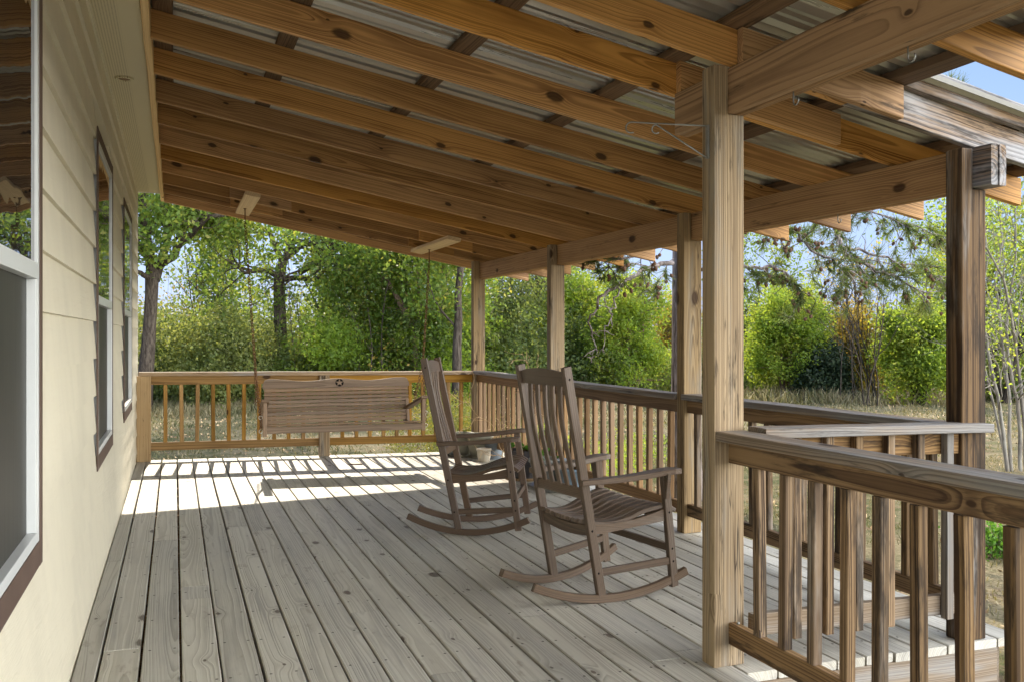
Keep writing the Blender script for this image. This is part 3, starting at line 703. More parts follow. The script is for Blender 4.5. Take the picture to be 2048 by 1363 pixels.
# ================================================================== ROCKING CHAIRS
def rocking_chair(cx, cy, head, pitch, mat, label):
    t = thing('rocking_chair', (cx, cy, DZ(cx)), label, 'rocking chair', 'slatted wooden rocking chairs on the porch')
    ch, sh = math.cos(head), math.sin(head); cp, sp = math.cos(pitch), math.sin(pitch)
    def T(u, v, w):
        u2 = u*cp+(w-1)*sp; w2 = 1-u*sp+(w-1)*cp
        return Vector((cx+u2*ch-v*sh, cy+u2*sh+v*ch, w2+DZ(cx+u2*ch-v*sh)))
    UPV = T(0, 0, 1)-T(0, 0, 0); FV = T(1, 0, 0)-T(0, 0, 0); LV = T(0, 1, 0)-T(0, 0, 0)
    hr, hf = .213, .285
    def hv(u): return hr+(hf-hr)*(u+.05)/.41
    def bd(m, a, b, w, h, up=None, **k):
        m.board(T(*a), T(*b), w, h, up=(up if up is not None else UPV), **k); return m
    def strip(m, pts, wv, th, updir=None, rv=None):
        """curved lath through local points; wv = width along the local v (or given) axis"""
        P = [T(*p) for p in pts]; V = []; G = []; F = []; L = 0; n = len(P); rv = rv or (random.random(),)*3
        for i, p in enumerate(P):
            d = (P[min(i+1, n-1)]-P[max(i-1, 0)]).normalized()
            wd = wv[i] if isinstance(wv, list) else wv
            s = (updir if updir is not None else LV).normalized(); s = (s-d*s.dot(d)).normalized(); q = s.cross(d).normalized()
            if i: L += (P[i]-P[i-1]).length
            c = min(.003, th*.3)
            for (a, b) in ((-wd/2+c, -th/2), (wd/2-c, -th/2), (wd/2, -th/2+c), (wd/2, th/2-c), (wd/2-c, th/2), (-wd/2+c, th/2), (-wd/2, th/2-c), (-wd/2, -th/2+c)):
                V.append(p+s*a+q*b); G.append((L, a, b))
        for i in range(n-1):
            for k in range(8): F.append((i*8+k, i*8+(k+1) % 8, (i+1)*8+(k+1) % 8, (i+1)*8+k))
        F.append(tuple(range(7, -1, -1))); F.append(tuple((n-1)*8+k for k in range(8)))
        m.add(V, F, G, rv)
    ru = lambda w: -.047-.202*(w-.056)/1.104            # rear leg line
    fu = lambda w: .363-.061*(w-.082)/.556
    for s in (1, -1):
        m = MB(); pts = []
        for u in np.linspace(-.395, .437, 17):
            w = u*u/1.84+.019 + (.012 if u < -.34 else 0)*0; pts.append((u, s*hv(u), w))
        strip(m, pts, .030, .040); m.build('rocker', mat, t)
        m = MB(); bd(m, (ru(.035)+.004, s*hr, .035), (ru(1.16), s*hr, 1.16), .030, .046, up=FV); m.build('rear_leg', mat, t)
        m = MB(); bd(m, (fu(.05), s*hf, .05), (fu(.63), s*hf, .63), .030, .044, up=FV); m.build('front_leg', mat, t)
        # arm: widens towards the front, rounded tip
        m = MB(); pts = []; wl = []
        for i in range(13):
            q = i/12; u = -.168+q*.555; pts.append((u, s*(hr+.012+(hf-hr+.005)*q), .600+.050*q-.010*math.sin(q*math.pi)-(.012*max(0, (q-.8)/.2)**2)))
            wl.append(.046+.036*min(1, q*1.25)**1.5 if q < .9 else (.082 if q < .95 else .05))
        strip(m, pts, wl, .027); m.build('arm', mat, t)
        m = MB(); V = [(fu(.6)+.0, s*(hf+.016), .632), (fu(.6), s*(hf+.052), .632), (fu(.5), s*(hf+.016), .50), (fu(.5), s*(hf+.022), .50)]
        V2 = [(a-.02, b, c) for a, b, c in V]+[(a+.0, b, c) for a, b, c in V]
        m.add([T(*p) for p in V2], [(0, 1, 3, 2), (4, 6, 7, 5), (0, 4, 5, 1), (2, 3, 7, 6), (0, 2, 6, 4), (1, 5, 7, 3)], V2, (.5, .5, .5)); fixn(m.build('arm_brace', mat, t))
        # seat side rail with a curved top
        n = 12; V = []; F = []
        for i in range(n+1):
            q = i/n; u = ru(.4)+.02+(fu(.44)-.02-ru(.4)-.02)*q
            zt = .392-.012*math.sin(q*math.pi*.9)+.058*q**1.7; zb = .335+.050*q
            for dv in (-.013, .013): V += [(u, s*hv(u)+dv-s*.004, zb), (u, s*hv(u)+dv-s*.004, zt)]
        for i in range(n):
            a = i*4; b = a+4
            F += [(a, a+1, b+1, b), (a+2, b+2, b+3, a+3), (a+1, a+3, b+3, b+1), (a, b, b+2, a+2)]
        F += [(0, 2, 3, 1), (n*4, n*4+1, n*4+3, n*4+2)]
        m = MB(); m.add([T(*p) for p in V], F, [(p[0], p[2], p[1]) for p in V], (random.random(),)*3); fixn(m.build('seat_rail', mat, t))
        m = MB(); bd(m, (ru(.15)+.02, s*hr, .150), (fu(.175)-.018, s*(hf-.002), .182), .022, .036); m.build('side_stretcher', mat, t)
        m = MB()
        for (ww, uu) in ((.36, ru(.36)), (.15, ru(.15)), (1.10, ru(1.10))):
            for e in (1,): m.tube([T(uu, s*(hr+.0148), ww), T(uu, s*(hr+.0156), ww)], .006, 8)
        for ww in (.43, .245, .18): m.tube([T(fu(ww), s*(hf+.0148), ww), T(fu(ww), s*(hf+.0156), ww)], .006, 8)
        m.build('screw_plugs', 'black', t)
    m = MB(); bd(m, (fu(.245), hf-.014, .245), (fu(.245), -hf+.014, .245), .022, .036); m.build('front_stretcher', mat, t)
    # rear seat rail, sagging underneath
    m = MB(); strip(m, [(ru(.37)+.004, v, .362-.018*(1-(v/.2)**2)) for v in np.linspace(hr-.014, -hr+.014, 9)], .055, .022, updir=UPV); m.build('rear_seat_rail', mat, t)
    m = MB(); strip(m, [(fu(.43)-.012, v, .418-.008*(1-(v/.27)**2)) for v in np.linspace(hf-.014, -hf+.014, 9)], .040, .022, updir=UPV); m.build('front_seat_rail', mat, t)
    # seat slats front to back
    N = 9
    for j in range(N):
        k = (j-(N-1)/2)/((N-1)/2); m = MB(); pts = []; wl = []
        for i in range(15):
            q = i/14; u = -.125+q*.50
            v = k*(hr-.028+(hf-hr+.012)*q)
            w = .402-.026*math.sin(min(1, q*1.6)*math.pi)*1.0+.075*min(q, .88)**1.6-(.030*((q-.86)/.14)**2 if q > .86 else 0)-.010*(1-k*k)
            pts.append((u, v, w)); wl.append(2*(hr-.028+(hf-hr+.012)*q)/(N-1)*.68)
        strip(m, pts, wl, .021); m.build('seat_slat', mat, t)
    # back: crest, lower rail, five curved slats
    m = MB(); n = 12; V = []; F = []
    for i in range(n+1):
        v = (hr-.014)*(1-2*i/n); arch = .020*(1-(2*i/n-1)**2); bow = -.010*(1-(2*i/n-1)**2)
        for (du, w) in ((-.011, 1.065), (.011, 1.065), (-.011, 1.128+arch), (.011, 1.128+arch)): V.append((ru(w)+du+bow, v, w))
    for i in range(n):
        a = i*4; b = a+4; F += [(a, b, b+1, a+1), (a+2, a+3, b+3, b+2), (a, a+2, b+2, b), (a+1, b+1, b+3, a+3)]
    F += [(0, 1, 3, 2), (n*4, n*4+2, n*4+3, n*4+1)]
    m.add([T(*p) for p in V], F, [(p[1], p[2], p[0]) for p in V], (random.random(),)*3); fixn(m.build('crest_rail', mat, t))
    m = MB(); bd(m, (ru(.54), hr-.014, .540), (ru(.54), -hr+.014, .540), .022, .052); m.build('lower_back_rail', mat, t)
    for j in range(5):
        v = (j-2)*.068; m = MB(); pts = []
        for i in range(11):
            q = i/10; w = .562+q*(1.07-.562); pts.append((ru(w)-.020*math.sin(q*math.pi)+.004*math.sin(2*q*math.pi), v, w))
        strip(m, pts, .031, .013); m.build('back_slat', mat, t)
    return t
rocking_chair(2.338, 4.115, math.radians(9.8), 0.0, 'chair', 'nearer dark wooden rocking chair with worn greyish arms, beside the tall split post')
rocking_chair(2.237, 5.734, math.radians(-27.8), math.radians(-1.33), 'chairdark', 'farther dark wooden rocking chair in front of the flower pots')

# ================================================================== PORCH SWING
sw = thing('porch_swing', (1.87, 8.6, -.03), 'slatted wooden porch swing with a carved star, hanging on rusty chains', 'porch swing')
X0, X1 = 1.165, 2.615
yb = lambda z: 8.74+(z-.40)*.22                       # leaning back
def swb(a, b, w, h, name, par=None, **k):
    m = MB(); m.board(a, b, w, h, **k); return m.build(name, 'swing', par or sw)
zs = .445
for i in range(9):
    z = .436+i*.0374
    swb((X0+.012, yb(z), z), (X1-.012, yb(z), z), .014, .0328, 'back_slat', up=(0, .215, 1))
# scalloped top board
n = 72; V = []; F = []; zl = .754
for i in range(n+1):
    q = i/n; x = X0+(X1-X0)*q; e = min(q, 1-q)*(X1-X0)
    zt = .842-.023*(1-math.cos(min(1, abs(q-.5)*2/.86)*2*math.pi))/2*1.0
    if e < .05: zt -= .05-math.sqrt(max(0, .05**2-(.05-e)**2))
    for (yy, z) in ((-.008, zl), (.008, zl), (-.008, zt), (.008, zt)): V.append((x, yb(z)+yy, z))
for i in range(n):
    a = i*4; b = a+4; F += [(a, b, b+1, a+1), (a+2, a+3, b+3, b+2), (a, a+2, b+2, b), (a+1, b+1, b+3, a+3)]
F += [(0, 1, 3, 2), (n*4, n*4+2, n*4+3, n*4+1)]
m = MB(); m.add(V, F, [(v[0], v[2]-.8, v[1]-8.8) for v in V], (.4, .6, .2)); tb = fixn(m.build('top_board', 'swing', sw))
xc, zc = 1.905, .800
def face(x, z, off): return (x, yb(z)-.008-off, z)
m = MB(); N = 40; V = [face(xc+.041*math.cos(2*math.pi*i/N), zc+.037*math.sin(2*math.pi*i/N), .0012) for i in range(N)]
m.add(V, [tuple(range(N))], V, (.5, .5, .5)); m.build('star_cutout_shade', 'black', tb)  # flat dark disc: shade of the opening painted on the solid board
m = MB(); V = []
for i in range(10):
    r = .042 if i % 2 == 0 else .0165; a = math.pi/2+i*math.pi/5; V.append(face(xc+r*math.cos(a), zc+r*.9*math.sin(a), .0045))
V2 = [(x, y+.004, z) for x, y, z in V]; V3 = V+V2+[face(xc, zc, .006)]
F = [(i, (i+1) % 10, 20) for i in range(10)]+[(i, 10+i, 10+(i+1) % 10, (i+1) % 10) for i in range(10)]
m.add(V3, F, V3, (.5, .5, .5)); fixn(m.build('star', 'swing', tb))
for x in (X0+.05, 1.91, X1-.05):                                     # back struts behind the slats
    swb((x, yb(.40)+.026, .40), (x, yb(.79)+.026, .79), .05, .030, 'back_strut', up=(0, 1, 0))
# seat
swb((X0-.01, 8.292, .405), (X1+.0, 8.292, .392), .022, .062, 'seat_front_rail')
for i, (y, z) in enumerate(((8.300, .447), (8.362, .441), (8.424, .434), (8.486, .427), (8.548, .421), (8.610, .416), (8.672, .413))):
    swb((X0-.012, y, z+.002), (X1+.004, y, z-.010), .055, .016, 'seat_slat', up=(0, .1, 1))
for x in (X0+.03, 1.89, X1-.05): swb((x, 8.30, .405), (x, 8.74, .385), .03, .05, 'seat_support')
# arms
for s, x, xb in ((-1, X0-.028, X0-.012), (1, X1+.012, X1-.03)):
    swb((x, 8.305, .350), (x, 8.300, .665), .034, .050, 'arm_post', up=(0, 1, 0))
    m = MB(); m.board((x, 8.235, .680), (xb, 8.77, .535), .070, .024); m.build('armrest', 'swing', sw)
    swb((xb, 8.74, .38), (xb, 8.80, .62), .030, .045, 'rear_upright', up=(0, 1, 0))
def chain(m, a, b, r=.0036, ll=.040):
    a = Vector(a); b = Vector(b); d = (b-a); n = max(1, int(d.length/(ll*.78))); d.normalize()
    s0 = d.orthogonal().normalized(); s1 = d.cross(s0)
    rv = (random.random(),)*3
    for i in range(n):
        c = a.lerp(b, (i+.5)/n); s = s0 if i % 2 else s1; q = s1 if i % 2 else s0
        pts = []
        for k in range(9):
            an = 2*math.pi*k/8; pts.append(c+d*(ll*.5*math.cos(an))+s*(.0125*math.sin(an)))
        m.tube(pts, r, 5, cap=False, rv=rv)
def hang(xt, yt, zt, xs_, top_label=None):
    m = MB()
    m.tube([(xt, yt, zt+.02), (xt, yt, zt-.12)], .006, 8)
    m.tube([(xt, yt+.016*math.cos(a), zt-.136+.016*math.sin(a)) for a in np.linspace(0, 2*math.pi, 13)], .004, 6, cap=False)
    m.lathe([(.016, 0), (.016, .005), (.001, .005)], (xt, yt, zt-.004), 12)
    o = m.build('eye_bolt', 'rust', sw)
    m = MB(); split = Vector((xt, yt, zt)).lerp(Vector((xs_, 8.52, .62)), .70); split = Vector((xt*.25+xs_*.75, 8.72, .98))
    chain(m, (xt, yt, zt-.150), split); chain(m, split, (xs_, 8.34, .52)); chain(m, split, (xs_, 8.77, .60)); chain(m, (xs_, 8.34, .52), (xs_, 8.32, .40))
    m.build('chain', 'rust', sw)
    m = MB()
    for (y, z) in ((8.34, .52), (8.32, .395)): m.tube([(xs_+.016*math.cos(a), y, z+.016*math.sin(a)) for a in np.linspace(0, 2*math.pi, 13)], .004, 6, cap=False)
    m.build('ring', 'ring', sw)
hang(1.035, 9.30, RB(1.035)-.040, X0-.062)
hang(2.965, 9.30, RB(2.965)-.040, X1+.045)

# ================================================================== POTS
def pot(name, x, y, r0, r1, h, mat, label, cat='pot', rim=.012, soil=True, saucer=None, sm='clay', zb=None, group='plant pots along the side railing'):
    z = (DZ(x) if zb is None else zb); t = thing(name, (x, y, z), label, cat, group)
    zz = z
    if saucer:
        m = MB(); m.lathe([(saucer*.8, 0), (saucer, .018), (saucer, .022), (saucer*.93, .020), (saucer*.75, .006), (.001, .006)], (x, y, z), 28); m.build('saucer', sm, t); zz += .008
    m = MB(); m.lathe([(r0, 0), (r0+(r1-r0)*.55, h*.45), (r1-.004, h*.84), (r1, h*.85), (r1+rim, h*.87), (r1+rim, h), (r1+rim-.008, h+.002), (r1-.006, h-.01), (r1-.016, h*.8), (.001, h*.8)], (x, y, zz), 32); m.build('pot_body', mat, t)
    if soil:
        m = MB(); m.lathe([(r1-.012, 0), (r1*.5, .012), (.001, .006)], (x, y, zz+h*.81), 24); m.build('soil', 'soil', t)
    return t, zz+h*.8
pot('flower_pot', 3.245, 9.47, .085, .12, .17, 'clay2', 'small low grey pot half hidden behind the far rocking chair')
t1, _ = pot('flower_pot', 3.36, 9.36, .090, .13, .245, 'clay', 'tall olive-grey pot in the corner, behind the tan pot', saucer=.15)
t2, _ = pot('flower_pot', 3.50, 9.17, .095, .150, .25, 'clay', 'large tan-grey pot on a saucer behind the small cream pot', saucer=.15)
pot('flower_pot', 3.445, 8.86, .062, .078, .135, 'cream', 'small cream pot with a dark rim standing in front of the large tan pot', rim=.002, soil=True)
pot('flower_pot', 3.62, 9.02, .075, .105, .19, 'greyblue', 'blue-grey pot in the shade between the tan pot and the railing')
pot('flower_pot', 3.62, 8.52, .05, .068, .12, 'plastic', 'small ribbed white pot close to the bottom rail', rim=.004)
m = MB(); m.lathe([(.09, 0), (.12, .02), (.12, .024), (.001, .012)], (3.56, 8.16, DZ(3.5)), 24); m.lathe([(.09, .013), (.115, .034), (.115, .038), (.001, .03)], (3.56, 8.16, DZ(3.5)), 24)
one('plant_saucer', m, 'darkpot', 'dark stacked saucers on the deck beside the ribbed white pot', 'saucer', (3.56, 8.16, DZ(3.5)))
# half barrel with staves
bx, by = 3.42, 7.66; bt = thing('barrel_planter', (bx, by, DZ(bx)), 'dark staved barrel planter on a wooden tray with a bright green seedling', 'planter')
m = MB(); m.lathe([(.17, 0), (.18, .012), (.18, .02), (.001, .02)], (bx, by, DZ(bx)), 30); m.build('tray', 'wicker', bt)
for i in range(18):
    a = 2*math.pi*i/18; m = MB(); p = lambda r, z: (bx+r*math.cos(a), by+r*math.sin(a), DZ(bx)+.022+z)
    m.board(p(.135, 0), p(.155, .25), .052, .014, up=(math.cos(a), math.sin(a), 0), ch=.003); m.build('stave', 'darkpot' if i % 3 else 'purlin', bt)
m = MB(); m.lathe([(.148, 0), (.001, .01)], (bx, by, DZ(bx)+.235), 24); m.build('soil', 'soil', bt)
def leafset(n, cx, cy, cz, sp, L, Wd, mat, par, name='leaves', up=.5, seed=1):
    rg = np.random.default_rng(seed); V = []; F = []
    for i in range(n):
        p = Vector((cx+rg.normal()*sp, cy+rg.normal()*sp, cz+abs(rg.normal())*sp*1.2))
        d = Vector((rg.normal(), rg.normal(), abs(rg.normal())*up+.2)).normalized(); s = d.orthogonal().normalized()
        s = (Matrix.Rotation(rg.uniform(0, 6.28), 3, d) @ s); q = s.cross(d); l = L*rg.uniform(.6, 1.2); w = Wd*rg.uniform(.7, 1.2)
        pts = [p, p+d*l*.35+s*w*.5+q*w*.12, p+d*l*.75+s*w*.35, p+d*l, p+d*l*.75-s*w*.35, p+d*l*.35-s*w*.5+q*w*.12]
        o = len(V); V += [tuple(a) for a in pts]; F += [(o, o+1, o+2, o+3), (o, o+3, o+4, o+5)]
    m = MB(); m.add(V, F, V, (.5, .5, .5)); return m.build(name, mat, par)
leafset(9, 3.46, 7.72, DZ(3.4)+.26, .03, .09, .055, 'lf_plant', bt, seed=3)
p3, zt = pot('flower_pot', 3.45, 7.20, .10, .14, .24, 'clay2', 'grey pot with trailing dark green leaves seen between the chair slats', saucer=.15, sm='foil')
leafset(16, 3.45, 7.22, zt+.02, .06, .10, .035, 'lf_plant', p3, seed=5)
p4, zt = pot('flower_pot', 3.57, 6.86, .085, .125, .20, 'bluepot', 'glossy blue pot with a thick stem standing on its own near the chair arm', saucer=.14, sm='foil')
m = MB(); m.tube([(3.59, 6.85, zt), (3.60, 6.84, zt+.05), (3.62, 6.83, zt+.13), (3.65, 6.82, zt+.20)], [.022, .018, .015, .012], 8); m.build('cut_stem', 'twig', p4)
m = MB(); m.lathe([(.10, 0), (.13, .03), (.135, .034), (.12, .032), (.09, .008), (.001, .008)], (3.40, 6.97, DZ(3.4)), 28)
one('tin_tray', m, 'foil', 'shiny tin pie tray on the deck in front of the grey and blue pots', 'tray', (3.40, 6.97, DZ(3.4)))
pot('flower_pot', 3.60, 7.05, .075, .105, .25, 'greyblue', 'grey-blue pot tucked behind the glossy blue pot', soil=True)
# dried vine climbing the railing
vn = thing('dried_vine', (3.52, 8.3, DZ(3.5)), 'dried brown vine with curled tendrils climbing the side railing above the pots', 'vine')
rg = random.Random(5)
m = MB(); tips = []
def vine(p, d, L, r, dep):
    pts = [p]; n = max(4, int(L/.03))
    for i in range(n):
        d = (d+Vector((rg.gauss(0, .22), rg.gauss(0, .22), rg.gauss(0, .2)+(.05 if dep < 2 else -.06)))).normalized()
        p = p+d*(L/n); p.x = min(p.x, 3.60); pts.append(p.copy())
        if dep < 3 and rg.random() < .17: vine(p.copy(), (d+Vector((rg.gauss(0, .8), rg.gauss(0, .8), rg.gauss(0, .5)))).normalized(), L*rg.uniform(.2, .5), r*.7, dep+1)
    m.tube(pts, [r*(1-.6*i/len(pts)) for i in range(len(pts))], 5); tips.append(pts[-1])
for (y, L) in ((8.05, 1.05), (8.30, .98), (8.5, .7), (7.9, .75)):
    vine(Vector((3.53, y, DZ(3.5)+.05)), Vector((.02, rg.uniform(-.2, .2), 1)).normalized(), L, .0050, 0)
m.build('stems', 'straw', vn)
leafset(34, 3.54, 8.15, .35, .16, .035, .02, 'straw', vn, 'dry_leaves', seed=9)
m = MB(); m.board((2.03, 8.94, DZ(2)+.004), (2.15, 8.90, DZ(2)+.006), .045, .006)
one('dead_leaf', m, 'purlin', 'curled dead leaf lying on the sunlit deck under the swing', 'leaf', (2.1, 8.92, DZ(2.1)))

# ================================================================== VEGETATION
CY, SY = math.cos(YAW), math.sin(YAW)
def at(px, F, py=670.):
    """ground plan position seen at column px at forward distance F"""
    r = (px-1024)/1760*F; return Vector((CAM.x+r*CY+F*SY, -r*SY+F*CY, 1.27-(py-670)/1760*F))
def leaves_mesh(name, P, size, mat, parent=None, loc=None, rg=None, aspect=.55, droop=0., lrbias=None, vary=.5, nrm=None):
    rg = rg or np.random.default_rng(1); N = len(P)
    d = rg.normal(size=(N, 3)); d[:, 2] -= droop
    if nrm is not None: d += nrm
    d /= np.linalg.norm(d, axis=1)[:, None]+1e-9
    t = rg.normal(size=(N, 3)); s = np.cross(d, t); s /= np.linalg.norm(s, axis=1)[:, None]+1e-9
    sz = (size*(1-vary*.5+vary*rg.random(N)))[:, None]; q = np.cross(d, s)
    a = P-d*sz*.5; b = P+s*sz*aspect*.5+q*sz*.10; c = P+d*sz*.5; e = P-s*sz*aspect*.5+q*sz*.10
    V = np.stack([a, b, c, e], axis=1).reshape(-1, 3)
    o0 = np.array(loc if loc is not None else (0, 0, 0), dtype=float)
    if parent is not None: o0 = np.array(parent.location, dtype=float)
    V = (V-o0).astype(np.float32)
    me = bpy.data.meshes.new(name); me.vertices.add(4*N); me.vertices.foreach_set('co', V.ravel())
    me.loops.add(4*N); me.loops.foreach_set('vertex_index', np.arange(4*N, dtype=np.int32))
    me.polygons.add(N); me.polygons.foreach_set('loop_start', np.arange(0, 4*N, 4, dtype=np.int32))
    cl = np.sin(P[:, 0]*3.1+P[:, 2]*2.3)*np.sin(P[:, 1]*2.7+P[:, 2]*3.7+1.)*.28
    lr = np.clip(rg.random(N)*.7+.12+cl, 0, 1) if lrbias is None else np.clip(lrbias+rg.normal(size=N)*.16+cl, 0, 1)
    at_ = me.attributes.new('lr', 'FLOAT', 'POINT'); at_.data.foreach_set('value', np.repeat(lr, 4).astype(np.float32))
    me.update(); me.validate(); me.materials.append(M[mat])
    o = bpy.data.objects.new(name, me); COL.objects.link(o)
    if parent is not None: o.parent = parent
    elif loc is not None: o.location = loc
    return o
class Tree:
    def __init__(s, seed): s.rg = random.Random(seed); s.m = MB(); s.tips = []; s.np = np.random.default_rng(seed)
    def grow(s, p, d, L, r, dep, maxd, wig=.18, up=.05, nb=4, ang=.9, rat=.62, start=.35, seg=6, leafy=None):
        pts = [p.copy()]; rads = [r]; rg = s.rg; kids = []
        for i in range(seg):
            d = (d+Vector((rg.gauss(0, wig), rg.gauss(0, wig), rg.gauss(0, wig)+up))).normalized()
            p = p+d*(L/seg); pts.append(p.copy()); rads.append(r*(1-.55*(i+1)/seg)); kids.append((p.copy(), d.copy(), rads[-1], (i+1)/seg))
        s.m.tube(pts, rads, 10 if r > .08 else (7 if r > .03 else 4), cap=False)
        if dep >= maxd: s.tips += pts[2:]; return
        if dep >= maxd-1: s.tips += pts[4:]
        for j in range(nb):
            t = start+(1-start)*(j+rg.random()*.8)/nb; i = min(seg-1, int(t*seg)); q, dd, rr, _ = kids[i]
            side = Vector((rg.gauss(0, 1), rg.gauss(0, 1), rg.gauss(0, .55))).normalized()
            nd = (dd*math.cos(ang)+(side-dd*side.dot(dd)).normalized()*math.sin(ang)).normalized()
            s.grow(q, nd, L*rat*rg.uniform(.75, 1.2), rr*.62, dep+1, maxd, wig, up, max(2, nb-(1 if dep else 0)), ang, rat, .25, seg, leafy)
    def limb(s, pts, r0, r1, sub=6, L=1.2, dep=1, maxd=3, **k):
        P = [Vector(p) for p in pts]; n = len(P); fine = []
        for i in range(n-1):
            for t in (0, .34, .67): fine.append(P[i].lerp(P[i+1], t)+Vector((s.rg.gauss(0, .02), s.rg.gauss(0, .02), s.rg.gauss(0, .02)))*(r0*6))
        fine.append(P[-1]); m = len(fine)
        rr = [r0+(r1-r0)*i/(m-1) for i in range(m)]
        s.m.tube(fine, rr, 12, cap=False)
        for j in range(sub):
            i = int(m*(.25+.75*(j+s.rg.random()*.6)/sub)); i = min(m-1, i); d = (fine[min(i+1, m-1)]-fine[max(0, i-1)]).normalized()
            sd = Vector((s.rg.gauss(0, 1), s.rg.gauss(0, 1), s.rg.gauss(.2, .7))).normalized()
            s.grow(fine[i], (d*.5+sd).normalized(), L*s.rg.uniform(.7, 1.2), rr[i]*.5, dep, maxd, **k)
    def leafpts(s, n, sig):
        T = np.array([tuple(t) for t in s.tips]); w = s.np.random(len(T))**2.2; idx = s.np.choice(len(T), n, p=w/w.sum())
        return T[idx]+s.np.normal(size=(n, 3))*sig
def tree(name, label, cat, base, build, bark, leafmat, n, size, sig, seed, group=None, droop=0., cull=None, aspect=.6, lrb=None):
    t = thing(name, tuple(base), label, cat, group); T = Tree(seed); build(T, Vector(base))
    T.m.build('trunk', bark, t)
    if n:
        P = T.leafpts(n, sig)
        if cull is not None: P = P[cull(P)]
        leaves_mesh('crown', P, size, leafmat, t, rg=T.np, droop=droop, aspect=aspect, lrbias=(None if lrb is None else lrb(P)))
    return t
def zg(v): return Vector((v.x, v.y, ground_z(v.x, v.y)-.1))

# --- the big oak at the left end of the deck
F0 = 20.0
def oak(T, b):
    q = lambda px, py, F=F0: at(px, F, py)
    T.m.tube([b, q(290, 760), q(296, 700), q(300, 640), q(303, 590), q(304, 545)], [.22, .18, .155, .14, .14, .15], 14)
    T.limb([q(303, 550), q(296, 500, 19.8), q(289, 450, 19.6), q(287, 400, 19.5), q(283, 340, 19.4), q(290, 270, 19.5)], .12, .06, sub=8, L=1.2, maxd=3, wig=.25)
    T.limb([q(308, 560), q(322, 520, 20.3), q(332, 490, 20.5), q(335, 460, 20.7), q(345, 430, 21), q(372, 385, 21), q(400, 330, 21)], .11, .05, sub=7, L=1.1, maxd=3, wig=.25)
    T.limb([q(318, 530), q(345, 515, 19.6), q(358, 492, 19.4), q(385, 465, 19.2), q(412, 435, 19), q(450, 430, 19), q(500, 415, 19)], .10, .03, sub=8, L=1.0, maxd=3, wig=.25)
    T.limb([q(345, 455, 20.4), q(375, 445, 20.6), q(400, 438, 20.6), q(440, 452, 20.8), q(480, 462, 21), q(540, 470, 21)], .07, .02, sub=8, L=1.0, maxd=3, wig=.3)
    T.limb([q(300, 520), q(283, 500, 19.3), q(262, 480, 18.8), q(235, 440, 18.5)], .10, .04, sub=6, L=1.0, maxd=3)
    T.limb([q(300, 560), q(280, 545, 19.5), q(255, 540, 19.2)], .07, .03, sub=4, L=.8, maxd=3)
oakb = zg(at(284, F0))
tree('oak_tree', 'big forked oak with a thick dark trunk beyond the left end of the deck railing', 'tree', oakb, oak, 'bark', 'lf_oak', 15000, .12, .20, 3)
# --- second oak, broken trunk
def oak2(T, b):
    q = lambda px, py, F=24.0: at(px, F, py)
    T.m.tube([b, q(560, 760), q(562, 700), q(560, 640), q(558, 560), q(566, 520)], [.22, .2, .18, .17, .15, .12], 12)
    for pts in ([q(566, 530), q(580, 480, 24.5), q(600, 430, 25), q(640, 390, 25)], [q(562, 555), q(530, 540, 23.5), q(490, 545, 23), q(455, 520, 23)],
                [q(560, 560), q(600, 556, 24), q(630, 560, 24), q(670, 520, 24)], [q(562, 520), q(540, 470, 24.3), q(500, 430, 24.6)],
                [q(600, 545), q(640, 520, 23.6), q(668, 527, 23.4), q(705, 545, 23.2)], [q(566, 520), q(605, 490, 24), q(655, 485, 24), q(700, 495, 24)]):
        T.limb(pts, .09, .025, sub=7, L=1.3, maxd=3, wig=.28)
tree('oak_tree', 'leafy tree with a pale broken trunk above the swing, between the two hanging chains', 'tree', zg(at(560, 24)), oak2, 'bark', 'lf_oak', 11000, .125, .24, 8)
# --- tree at right of the sky gap, leaning thin stems
def leaner(T, b):
    q = lambda px, py, F=23.0: at(px, F, py)
    T.m.tube([b, q(832, 740), q(828, 660), q(800, 610), q(775, 560)], [.10, .09, .075, .06, .04], 9)
    T.limb([q(828, 650), q(800, 600), q(770, 560, 23), q(740, 530, 23)], .06, .02, sub=6, L=1.2, maxd=3, wig=.25)
    T.limb([q(830, 680), q(840, 610), q(835, 550), q(825, 500)], .07, .02, sub=7, L=1.1, maxd=3, wig=.25)
    T.limb([q(832, 650), q(865, 600, 23.4), q(880, 560, 23.4), q(890, 510, 23.4)], .06, .02, sub=6, L=1.1, maxd=3, wig=.25)
tree('slender_tree', 'slender tree with thin leaning stems between the right swing chain and the far corner post', 'tree', zg(at(834, 23)), leaner, 'twig', 'lf_oak', 15000, .12, .26, 21)
def dark_trunk(T, b):
    q = lambda px, py, F=21.0: at(px, F, py)
    T.m.tube([b, q(914, 760), q(914, 690), q(917, 640), q(916, 590), q(922, 530), q(925, 470)], [.13, .125, .11, .10, .085, .085, .07], 10)
    T.limb([q(916, 660), q(890, 630), q(868, 600), q(850, 540)], .03, .012, sub=4, L=.8, maxd=2)
    T.limb([q(924, 500), q(960, 470), q(1000, 450)], .05, .02, sub=6, L=1.0, maxd=3)
    T.limb([q(922, 540), q(900, 500), q(880, 470)], .05, .02, sub=6, L=1.0, maxd=3)
tree('dark_tree', 'straight tree with a dark bare trunk just left of the far corner post', 'tree', zg(at(914, 21)), dark_trunk, 'bark', 'lf_oak', 6000, .12, .25, 31)
def vinetree(T, b):
    q = lambda px, py, F=27.0: at(px, F, py)
    T.m.tube([b, q(798, 700), q(800, 600), q(795, 540), q(780, 490)], [.2, .19, .17, .15, .12], 9)
    T.tips += [q(800+T.rg.gauss(0, 6), T.rg.uniform(510, 640)) for _ in range(120)]
    T.limb([q(785, 500), q(760, 480), q(740, 470)], .05, .02, sub=3, L=.8, maxd=2)
